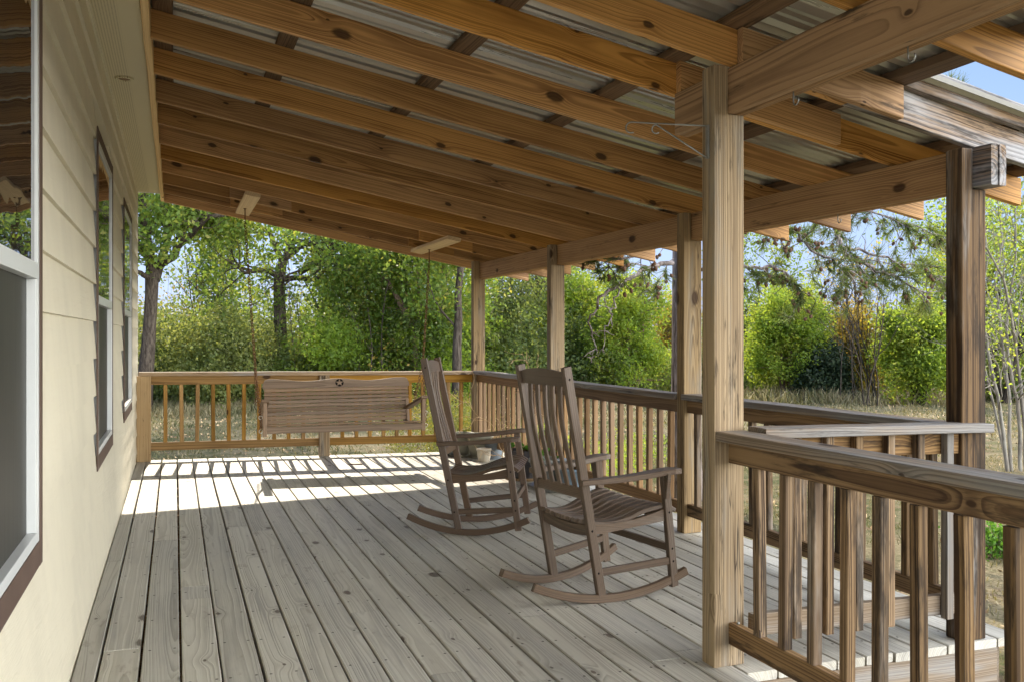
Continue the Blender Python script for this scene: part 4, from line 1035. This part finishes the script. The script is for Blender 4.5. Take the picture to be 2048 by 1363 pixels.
tree('vine_clad_tree', 'dark vine-wrapped trunk standing in the thicket beyond the right half of the swing', 'tree', zg(at(798, 27)), vinetree, 'bark', 'lf_dark', 5000, .16, .20, 41)

# --- rounded small trees on the right, bright with sun
def bushy(px, F, top, w, seed, stems=5, low=.25):
    def f(T, b):
        H = at(px, F, top).z-b.z; R = w/1760*F/2
        for i in range(stems):
            a = 2*math.pi*i/stems+T.rg.uniform(-.3, .3); lean = R*.33
            e = b+Vector((math.cos(a)*lean, math.sin(a)*lean, H*T.rg.uniform(.72, .92)))
            s0 = b+Vector((math.cos(a)*.10, math.sin(a)*.10, 0)); mid = s0.lerp(e, .45)+Vector((math.cos(a)*lean*.2, math.sin(a)*lean*.2, 0))
            pts = [s0, s0.lerp(mid, .5), mid, mid.lerp(e, .5), e]
            T.m.tube(pts, [.055, .05, .04, .03, .015], 7, cap=False)
            for j in range(13):
                t = low+(1-low)*(j+T.rg.random())/13; p = s0.lerp(mid, t*2) if t < .5 else mid.lerp(e, t*2-1)
                sd = Vector((T.rg.gauss(0, 1), T.rg.gauss(0, 1), T.rg.gauss(.15, .35))).normalized()
                T.grow(p, (sd+Vector((math.cos(a), math.sin(a), 0))*.3).normalized(), R*T.rg.uniform(.45, .8)*(1.15-t*.6), .018, 2, 3, .22, .06, 3, .8, .6, .3, 5)
    return f
def lrb_z(lo, hi): return lambda P: np.clip((P[:, 2]-lo)/(hi-lo), 0, 1)*.7+.1
tree('small_tree', 'lime green rounded tree seen between the rail post and the pine trunk', 'tree', zg(at(1262, 25)), bushy(1262, 25, 550, 205, 5, 6), 'twig', 'lf_lime', 27144, .085, .15, 51)
tree('small_tree', 'yellow-green small tree just right of the second rail post, left of the rounded lime one', 'tree', zg(at(1150, 27)), bushy(1150, 27, 540, 150, 6, 5), 'twig', 'lf_lime', 15000, .12, .22, 52)
tree('small_tree', 'lime green tree right of the tall split post with a dark cedar at its foot', 'tree', zg(at(1575, 25)), bushy(1575, 25, 565, 185, 7, 7), 'twig', 'lf_lime', 31320, .085, .15, 53)
tree('small_tree', 'bright green tree with a visible short trunk just left of the dark corner post', 'tree', zg(at(1838, 23)), bushy(1835, 23, 585, 170, 8, 5, .35), 'bark', 'lf_lime', 29232, .085, .15, 54)
tree('cedar_shrub', 'dark green cedar shrub at the foot of the lime tree beyond the side rail', 'shrub', zg(at(1645, 24.3)), bushy(1645, 24.3, 690, 110, 9, 6, .1), 'twig', 'lf_dark', 14000, .10, .16, 55)
tree('autumn_shrub', 'thin yellowing shrub between the two rounded lime trees', 'shrub', zg(at(1705, 26)), bushy(1705, 26, 600, 110, 10, 6, .15), 'twig', 'lf_yel', 5200, .12, .26, 56)
tree('autumn_shrub', 'sparse orange-tinged shrub just right of the pine trunk in the gap beside the tall post', 'shrub', zg(at(1345, 29)), bushy(1345, 29, 590, 100, 11, 5, .15), 'twig', 'lf_yel', 4500, .12, .26, 57)

# --- pine with overhanging branches
def needles(T, n, name, par, seed=3, L=.11, w=.006):
    pass
pine = thing('pine_tree', tuple(zg(at(1372, 9.6))), 'tall grey-barked pine behind the porch post, its coned branches hanging over the yard', 'tree')
T = Tree(77); b = zg(at(1372, 9.6)); q = lambda px, py, F=9.6: at(px, F, py)
T.m.tube([b, q(1372, 900), q(1373, 700), q(1374, 500), q(1374, 300, 9.6), q(1374, -200, 9.6), q(1374, -900, 9.6)], [.19, .17, .163, .158, .15, .13, .09], 16)
cones = []; ntips = []
def branch(pts, r0, r1, sub, L, needle=True, cone=.4, subr=.006, hang=-.25):
    P = [Vector(p) for p in pts]; fine = []
    for i in range(len(P)-1):
        for t in (0, .25, .5, .75): fine.append(P[i].lerp(P[i+1], t)+Vector([T.rg.gauss(0, .014) for _ in range(3)]))
    fine.append(P[-1]); m = len(fine); rr = [r0+(r1-r0)*i/(m-1) for i in range(m)]
    T.m.tube(fine, rr, 8, cap=False)
    for j in range(sub):
        i = min(m-1, int(m*(.2+.8*(j+T.rg.random())/sub))); d = (fine[min(i+1, m-1)]-fine[max(0, i-1)]).normalized()
        sd = Vector((T.rg.gauss(0, 1), T.rg.gauss(0, 1), T.rg.gauss(hang, .6))).normalized(); p = fine[i].copy(); d = (d*.6+sd).normalized()
        n = 5; pp = [p.copy()]; l = L*T.rg.uniform(.5, 1.2)
        for k in range(n):
            d = (d+Vector((T.rg.gauss(0, .25), T.rg.gauss(0, .25), T.rg.gauss(hang*.3, .22)))).normalized(); p = p+d*(l/n); pp.append(p.copy())
            if T.rg.random() < .45:
                e = p+(d+Vector([T.rg.gauss(0, .8) for _ in range(3)])).normalized()*l*.3; T.m.tube([p, e], [.004, .002], 4, cap=False)
                if T.rg.random() < cone*.35: cones.append(e)
                elif needle and T.rg.random() < .6: ntips.append((e, (e-p).normalized()))
        T.m.tube(pp, [subr*(1-.5*k/n) for k in range(n+1)], 5, cap=False)
        if T.rg.random() < cone*.5: cones.append(p.copy())
        if needle and T.rg.random() < .75: ntips.append((p.copy(), d.copy()))
# dead crooked branch left of the trunk
branch([q(1345, 527, 9.4), q(1300, 533, 9.2), q(1262, 556, 9.1), q(1238, 571, 9.0), q(1204, 589, 9.0), q(1196, 612, 9.0), q(1182, 633, 9.0), q(1184, 672, 9.0)], .026, .008, 5, .18, False, .0)
branch([q(1238, 571, 9.0), q(1230, 605, 9.0), q(1222, 632, 8.9), q(1210, 655, 8.9), q(1185, 668, 8.9)], .010, .004, 5, .14, False, .0)
branch([q(1184, 672, 9.0), q(1195, 690, 9.0), q(1178, 705, 9.0)], .006, .003, 3, .12, False, 0)
branch([q(1210, 655, 8.9), q(1208, 690, 8.9), q(1195, 712, 8.9), q(1172, 712, 8.9)], .005, .002, 3, .10, False, 0)
branch([q(1300, 533, 9.2), q(1260, 527, 9), q(1225, 535, 9), q(1195, 530, 9)], .008, .004, 8, .22, True, .75)
branch([q(1345, 520, 9.4), q(1320, 560, 9.3), q(1300, 580, 9.3)], .006, .003, 6, .15, True, .5)
branch([q(1374, 440), q(1330, 480, 9.0), q(1270, 515, 8.6), q(1210, 525, 8.2)], .02, .008, 7, .3, True, .6)
# branches right of the trunk
branch([q(1385, 538), q(1440, 535, 9.3), q(1500, 535, 9.2), q(1545, 532, 9.2), q(1575, 548, 9.2), q(1590, 565, 9.2), q(1605, 600, 9.2)], .022, .007, 22, .28, True, .55)
branch([q(1385, 420), q(1480, 430, 9.2), q(1570, 450, 9), q(1600, 480, 9), q(1650, 515, 8.9), q(1690, 545, 8.9), q(1712, 570, 8.9)], .022, .006, 30, .34, True, .5)
branch([q(1385, 330), q(1520, 370, 9.6), q(1640, 420, 9.5), q(1672, 450, 9.4), q(1682, 490, 9.3), q(1700, 520, 9.3), q(1740, 535, 9.3), q(1790, 550, 9.3), q(1850, 585, 9.3)], .036, .008, 34, .36, True, .35)
branch([q(1690, 495, 9.3), q(1740, 505, 9.3), q(1790, 522, 9.4), q(1850, 540, 9.5), q(1885, 560, 9.5)], .016, .006, 22, .34, True, .3)
branch([q(1385, 360), q(1500, 400, 9.0), q(1545, 430, 8.9), q(1556, 470, 8.9)], .012, .005, 14, .26, False, .6)
branch([q(1640, 420, 9.5), q(1720, 425, 9.5), q(1800, 440, 9.5), q(1880, 470, 9.6)], .014, .006, 24, .34, True, .2)
branch([q(1374, 100), q(1650, 60, 9.6), q(1800, 110, 9.6), q(1905, 165, 9.5)], .03, .006, 14, .4, True, .1)
T.m.build('trunk', 'pinebark', pine)
# needles in tufts
rg = T.np; A = []; B = []
for (p, d) in ntips:
    k = 36; dd = np.array(d)[None]*1.2+rg.normal(size=(k, 3))*.75; dd /= np.linalg.norm(dd, axis=1)[:, None]
    o = np.array(p)[None]-np.array(d)[None]*rg.random((k, 1))*.10
    A.append(o); B.append(o+dd*(.09+.05*rg.random((k, 1))))
A = np.concatenate(A); B = np.concatenate(B); N = len(A); d = B-A; s = np.cross(d, rg.normal(size=(N, 3))); s /= np.linalg.norm(s, axis=1)[:, None]; s *= .0034
V = np.stack([A-s, A+s, B+s*.3, B-s*.3], axis=1).reshape(-1, 3)-np.array(pine.location)
me = bpy.data.meshes.new('needles'); me.vertices.add(4*N); me.vertices.foreach_set('co', V.astype(np.float32).ravel()); me.loops.add(4*N)
me.loops.foreach_set('vertex_index', np.arange(4*N, dtype=np.int32)); me.polygons.add(N); me.polygons.foreach_set('loop_start', np.arange(0, 4*N, 4, dtype=np.int32))
a = me.attributes.new('lr', 'FLOAT', 'POINT'); a.data.foreach_set('value', np.repeat(rg.random(N), 4).astype(np.float32)); me.update(); me.validate(); me.materials.append(M['lf_pine'])
o = bpy.data.objects.new('needles', me); COL.objects.link(o); o.parent = pine
m = MB()
for c in cones:
    for k in range(T.rg.choice((1, 2, 2, 3))):
        c0 = c+Vector([T.rg.gauss(0, .025) for _ in range(3)]); ax = Vector((T.rg.gauss(0, .6), T.rg.gauss(0, .6), -1)).normalized(); l = T.rg.uniform(.04, .06)
        m.tube([c0, c0+ax*l*.25, c0+ax*l*.55, c0+ax*l*.85, c0+ax*l], [.010, .017, .018, .011, .004], 7)
tag(m.build('cones', 'cone', pine), kind='stuff')

# --- crape myrtle with smooth pale stems at the right edge
def crape(T, b):
    q = lambda px, py, F=11.5: at(px, F, py)
    S_ = [([q(2016, 950), q(2008, 880), q(2000, 820), q(1984, 740), q(1972, 680), q(1960, 600), q(1975, 520), q(1968, 430)], .028),
          ([q(2022, 950), q(2018, 870), q(2020, 800), q(2008, 720), q(2000, 640), q(1990, 560, 11.8), q(2005, 480, 12), q(1995, 400, 12)], .026),
          ([q(2040, 950), q(2040, 860), q(2034, 800), q(2020, 740), q(2012, 660), q(2020, 590), q(2032, 520), q(2030, 420)], .028),
          ([q(2052, 950), q(2050, 860), q(2042, 780), q(2032, 700), q(2024, 640, 11.2), q(2008, 560, 11), q(1975, 500, 10.9), q(1930, 440, 10.9)], .026),
          ([q(2062, 950), q(2066, 840), q(2060, 740), q(2055, 640), q(2060, 540), q(2070, 440)], .026),
          ([q(2016, 940), q(1990, 820, 11.9), q(1975, 760, 12), q(1962, 700, 12.1), q(1935, 600, 12.2), q(1900, 520, 12.3), q(1860, 450, 12.4)], .018)]
    for pts, r in S_: T.limb(pts, r, r*.35, sub=11, L=.95, dep=2, maxd=3, wig=.2, up=.1, nb=4, ang=.55)
tree('crape_myrtle', 'multi-stemmed crape myrtle with smooth pale grey stems right of the dark corner post', 'tree', zg(at(2035, 11.5)), crape, 'palebark', 'lf_lime', 3800, .045, .14, 61)
def lowbush(px, F, top, w):
    def f(T, b):
        H = at(px, F, top).z-b.z
        for i in range(16):
            d = Vector((T.rg.gauss(0, .35), T.rg.gauss(0, .35), 1)).normalized(); T.grow(b+Vector((T.rg.gauss(0, .04), T.rg.gauss(0, .04), 0)), d, H*T.rg.uniform(.6, 1.), .006, 2, 3, .12, .05, 4, .6, .45, .3, 5)
    return f
tree('low_bush', 'low leafy bush in the lawn just right of the foot of the dark corner post', 'bush', zg(at(1990, 7.2)), lowbush(1990, 7.2, 1052, 40), 'twig', 'lf_plant', 1500, .040, .05, 71)

def tall(px, F, top, spread, seed_stems=2, lean=.1):
    def f(T, b):
        H = at(px, F, top).z-b.z
        for k in range(seed_stems):
            d = Vector((T.rg.gauss(0, lean), T.rg.gauss(0, lean), 1)).normalized(); pts = [b+Vector((T.rg.gauss(0, .2), T.rg.gauss(0, .2), 0))]
            for i in range(6):
                d = (d+Vector((T.rg.gauss(0, .07), T.rg.gauss(0, .07), 0))).normalized(); pts.append(pts[-1]+d*H/6.3)
            T.limb(pts, .10, .02, sub=15, L=spread, maxd=3, wig=.26, up=.08)
    return f
for px, F, top, sp, sd, mat, n, lab in (
    (440, 29, 430, 1.3, 101, 'lf_oak', 9000, 'loose airy tree behind the left swing chain'),
    (700, 31, 520, 1.0, 102, 'lf_oak', 4500, 'sparse tree with open twigs in the sky gap above the swing'),
    (880, 29, 480, 1.4, 103, 'lf_lime', 9000, 'tall loose yellow-green tree behind the straight dark trunk'),
    (1010, 27, 520, 1.2, 104, 'lf_mid', 9000, 'grey-green tree seen between the two far posts'),
    (1080, 30, 540, 1.2, 105, 'lf_mid', 8000, 'hazy tree just left of the post behind the near rocking chair'),
    (1495, 30, 500, 1.3, 106, 'lf_oak', 5000, 'thin green tree close behind the right side of the tall split post'),
    (1720, 31, 540, 1.2, 107, 'lf_yel', 1400, 'almost bare twiggy tree standing above the yellowing shrub'),
    (1885, 27, 470, 1.4, 108, 'lf_oak', 7000, 'tall fine-leaved tree rising behind the dark corner post'),
    (2010, 24, 400, 1.5, 109, 'lf_oak', 9000, 'tall leafy tree behind the pale stems of the crape myrtle')):
    tree('background_tree', lab, 'tree', zg(at(px, F)), tall(px, F, top, sp), 'bark', mat, n, .11, .22, sd)
# --- thickets, weeds and far woods: masses nobody could count
def mass(name, label, blobs, n, size, mat, seed, droop=0., lrb=None, aspect=.6):
    rg = np.random.default_rng(seed); P = []
    vol = np.array([b[3]*b[4]*b[5] for b in blobs])**.67; cnt = (vol/vol.sum()*n).astype(int)
    for (x, y, z, rx, ry, rz), c in zip(blobs, cnt):
        d = rg.normal(size=(c, 3)); d /= np.linalg.norm(d, axis=1)[:, None]; rad = 1.08-np.abs(rg.normal(size=c))*.34
        lump = 1+.22*np.sin(d[:, 0]*5+x)*np.sin(d[:, 1]*4+y)+.16*np.sin(d[:, 2]*7+z+d[:, 0]*6)
        P.append(d*(rad*lump)[:, None]*np.array([rx, ry, rz])+np.array([x, y, z]))
    P = np.concatenate(P); g = np.array([ground_z(a, b) for a, b in P[:, :2]]); P = P[P[:, 2] > g-.02]
    o = leaves_mesh(name, P, size, mat, None, (blobs[0][0], blobs[0][1], GZ), rg, aspect=aspect, droop=droop, lrbias=None if lrb is None else lrb(P))
    return tag(o, label, 'vegetation', None, 'stuff')
rb = random.Random(4)
def row(px0, px1, F, n, top0, top1, rr=(1., 1.8), jitter=1.5):
    B = []
    for i in range(n):
        px = px0+(px1-px0)*(i+rb.random())/n; f = F+rb.uniform(-jitter, jitter); p = at(px, f); top = at(px, f, rb.uniform(top0, top1)).z; g = ground_z(p.x, p.y)
        r = rb.uniform(*rr); h = top-g; k = max(1, int(h/(r*1.1)))
        for j in range(k):
            z = g+h*(j+.5)/k; B.append((p.x+rb.gauss(0, .35), p.y+rb.gauss(0, .35), z, r*(1.1-.35*j/k), r*(1.1-.35*j/k), max(.5, h/k*.62)))
    return B
mass('thicket_foliage', 'dense mid-green thicket beyond the far railing', row(230, 960, 24.5, 52, 615, 715, (.45, .95), 2.), 82000, .095, 'lf_mid', 1)
mass('thicket_foliage', 'silvery grey-green bush mass right of the big oak trunk', row(330, 520, 22.6, 7, 610, 690, (.8, 1.2), .6), 24000, .085, 'lf_mid', 12, lrb=lambda P: np.full(len(P), .8))
mass('thicket_foliage', 'yellow-green saplings in the thicket behind the right half of the swing', row(620, 940, 23.4, 9, 590, 690, (.8, 1.3), 1.), 30000, .10, 'lf_lime', 13, lrb=lambda P: np.full(len(P), .25))
mass('autumn_foliage', 'yellow and orange autumn leaves scattered above the thicket', row(300, 420, 26, 4, 560, 640, (.8, 1.2))+row(700, 800, 23.0, 3, 630, 680, (.4, .7))+row(1670, 1750, 27, 4, 630, 740, (.5, .8)), 2600, .09, 'lf_yel', 14)
mass('thicket_foliage', 'shrubs at the foot of the trees beyond the side railing', row(960, 1130, 25, 6, 600, 720, (.8, 1.4))+row(1100, 1420, 26.5, 9, 690, 760, (.7, 1.1))+row(1430, 1500, 28, 4, 680, 740, (.6, 1.))+row(1880, 2300, 26, 9, 640, 760, (.8, 1.4)), 52000, .11, 'lf_mid', 15)
mass('thicket_foliage', 'brush behind the lime trees on the right', row(1480, 2100, 31, 22, 655, 740, (.5, 1.0)), 20000, .11, 'lf_mid', 16)
mass('far_woods', 'far woods standing behind the thicket', row(-400, 1100, 42, 52, 570, 655, (1.0, 2.0), 5)+row(900, 2700, 46, 60, 585, 660, (1.0, 2.0), 5), 90000, .19, 'lf_mid', 17)
mass('weeds', 'pale yellow-green weeds standing in the yard just beyond the far corner of the railing', row(850, 1000, 13.5, 7, 760, 850, (.35, .6), 1.), 15000, .045, 'lf_yel', 18, droop=-.6, lrb=lambda P: np.full(len(P), .12), aspect=.3)
mass('weeds', 'green weeds growing along the ground behind the side railing', [(at(p, f).x, at(p, f).y, GZ+.1, .4, .4, rb.uniform(.2, .42)) for p, f in [(1150, 11), (1190, 10.5), (1230, 11.5), (1280, 12.5), (1090, 12.5), (1040, 13)]], 7000, .045, 'lf_lime', 19, droop=-.5, aspect=.35)
# bare stems inside the thicket
T = Tree(91)
for i in range(56):
    px = rb.choice((rb.uniform(300, 960), rb.uniform(300, 960), rb.uniform(1680, 1760))); F = rb.uniform(22, 28); b = zg(at(px, F))
    T.grow(b, Vector((rb.gauss(0, .15), rb.gauss(0, .15), 1)).normalized(), rb.uniform(2.2, 4.4), rb.uniform(.012, .028), 2, 3, .14, .03, 4, .5, .5, .3, 6)
tag(T.m.build('bare_stems', 'bark', None, tuple(at(800, 24))), 'bare grey stems and twigs tangled through the thicket', 'vegetation', None, 'stuff')
# grass
def grass(name, label, n, x0, x1, y0, y1, h, seed, mask=None, wd=.006, bias=None, mat='lf_grass'):
    rg = np.random.default_rng(seed); x = rg.uniform(x0, x1, n); y = rg.uniform(y0, y1, n)
    k = np.sin(x*1.7+np.sin(y*1.3)*2)*np.cos(y*1.1+np.cos(x*.9)*2)+rg.normal(size=n)*.5; ok = k > -.1
    ok &= ~((x < 3.9) & (y < 9.8) & (y > 2.8)) & ~((x < 2.7) & (y < 9.8))
    if mask is not None: ok &= mask(x, y)
    x, y = x[ok], y[ok]; n = len(x)
    z = GZ+.05*np.sin(x*.31+1)*np.cos(y*.23)+.02*np.sin(x*1.3)*np.sin(y*1.1)
    A = np.stack([x, y, z-.01], 1); d = rg.normal(size=(n, 3))*np.array([.55, .55, .1])+np.array([0, 0, 1]); d /= np.linalg.norm(d, axis=1)[:, None]
    hh = h*(.4+rg.random((n, 1))*.9); B = A+d*hh*.6; C = A+d*hh+rg.normal(size=(n, 3))*np.array([.3, .3, -.1])*hh*.6
    s = rg.normal(size=(n, 3))*np.array([1, 1, 0]); s /= np.linalg.norm(s, axis=1)[:, None]; s *= wd
    V = np.stack([A-s, A+s, B+s*.7, C, B-s*.7], 1).reshape(-1, 3)-np.array([x0, y0, GZ])
    me = bpy.data.meshes.new(name); me.vertices.add(5*n); me.vertices.foreach_set('co', V.astype(np.float32).ravel()); me.loops.add(5*n)
    me.loops.foreach_set('vertex_index', np.arange(5*n, dtype=np.int32)); me.polygons.add(n); me.polygons.foreach_set('loop_start', np.arange(0, 5*n, 5, dtype=np.int32))
    pt = np.sin(x*.9+np.sin(y*.7)*1.6)*np.sin(y*1.2+np.cos(x*.8))*.35
    lr = np.clip((rg.random(n) if bias is None else bias+rg.normal(size=n)*.2)+pt, 0, 1)
    a = me.attributes.new('lr', 'FLOAT', 'POINT'); a.data.foreach_set('value', np.repeat(lr, 5).astype(np.float32)); me.update(); me.validate(); me.materials.append(M[mat])
    o = bpy.data.objects.new(name, me); COL.objects.link(o); o.location = (x0, y0, GZ); return tag(o, label, 'grass', None, 'stuff')
grass('grass', 'short dry grass of the yard near the porch', 90000, 3.5, 12, 1.5, 13, .055, 1, wd=.004)
grass('grass', 'dry lawn stretching to the trees', 110000, -6, 26, 9.8, 27, .085, 2, wd=.010)
grass('tall_grass', 'tall pale grass at the edge of the thicket', 20000, -6, 12, 20.5, 24, .24, 3, wd=.008, bias=.4)
def _m(x, y):
    F = (x-CAM.x)*SY+y*CY; r = (x-CAM.x)*CY-y*SY; px = 1024+r/F*1760; return (F > 22.5) & (F < 25.5) & (px > 1450) & (px < 1950)
grass('tall_grass', 'tall straw-coloured grass at the feet of the lime trees', 60000, 9, 24, 12, 26, .40, 4, mask=_m, wd=.010, bias=.75)

def litter(n, x0, x1, y0, y1, seed):
    rg = np.random.default_rng(seed); x = rg.uniform(x0, x1, n); y = rg.uniform(y0, y1, n); ok = ~((x < 3.9) & (y < 9.8)); x, y = x[ok], y[ok]
    z = GZ+.05*np.sin(x*.31+1)*np.cos(y*.23)+.02*np.sin(x*1.3)*np.sin(y*1.1)+.012
    o = leaves_mesh('leaf_litter', np.stack([x, y, z], 1), .05, 'straw', None, (x0, y0, GZ), rg, aspect=.6); return tag(o, 'fallen brown leaves scattered over the yard', 'leaves', None, 'stuff')
litter(9000, -5, 20, 2, 24, 5)
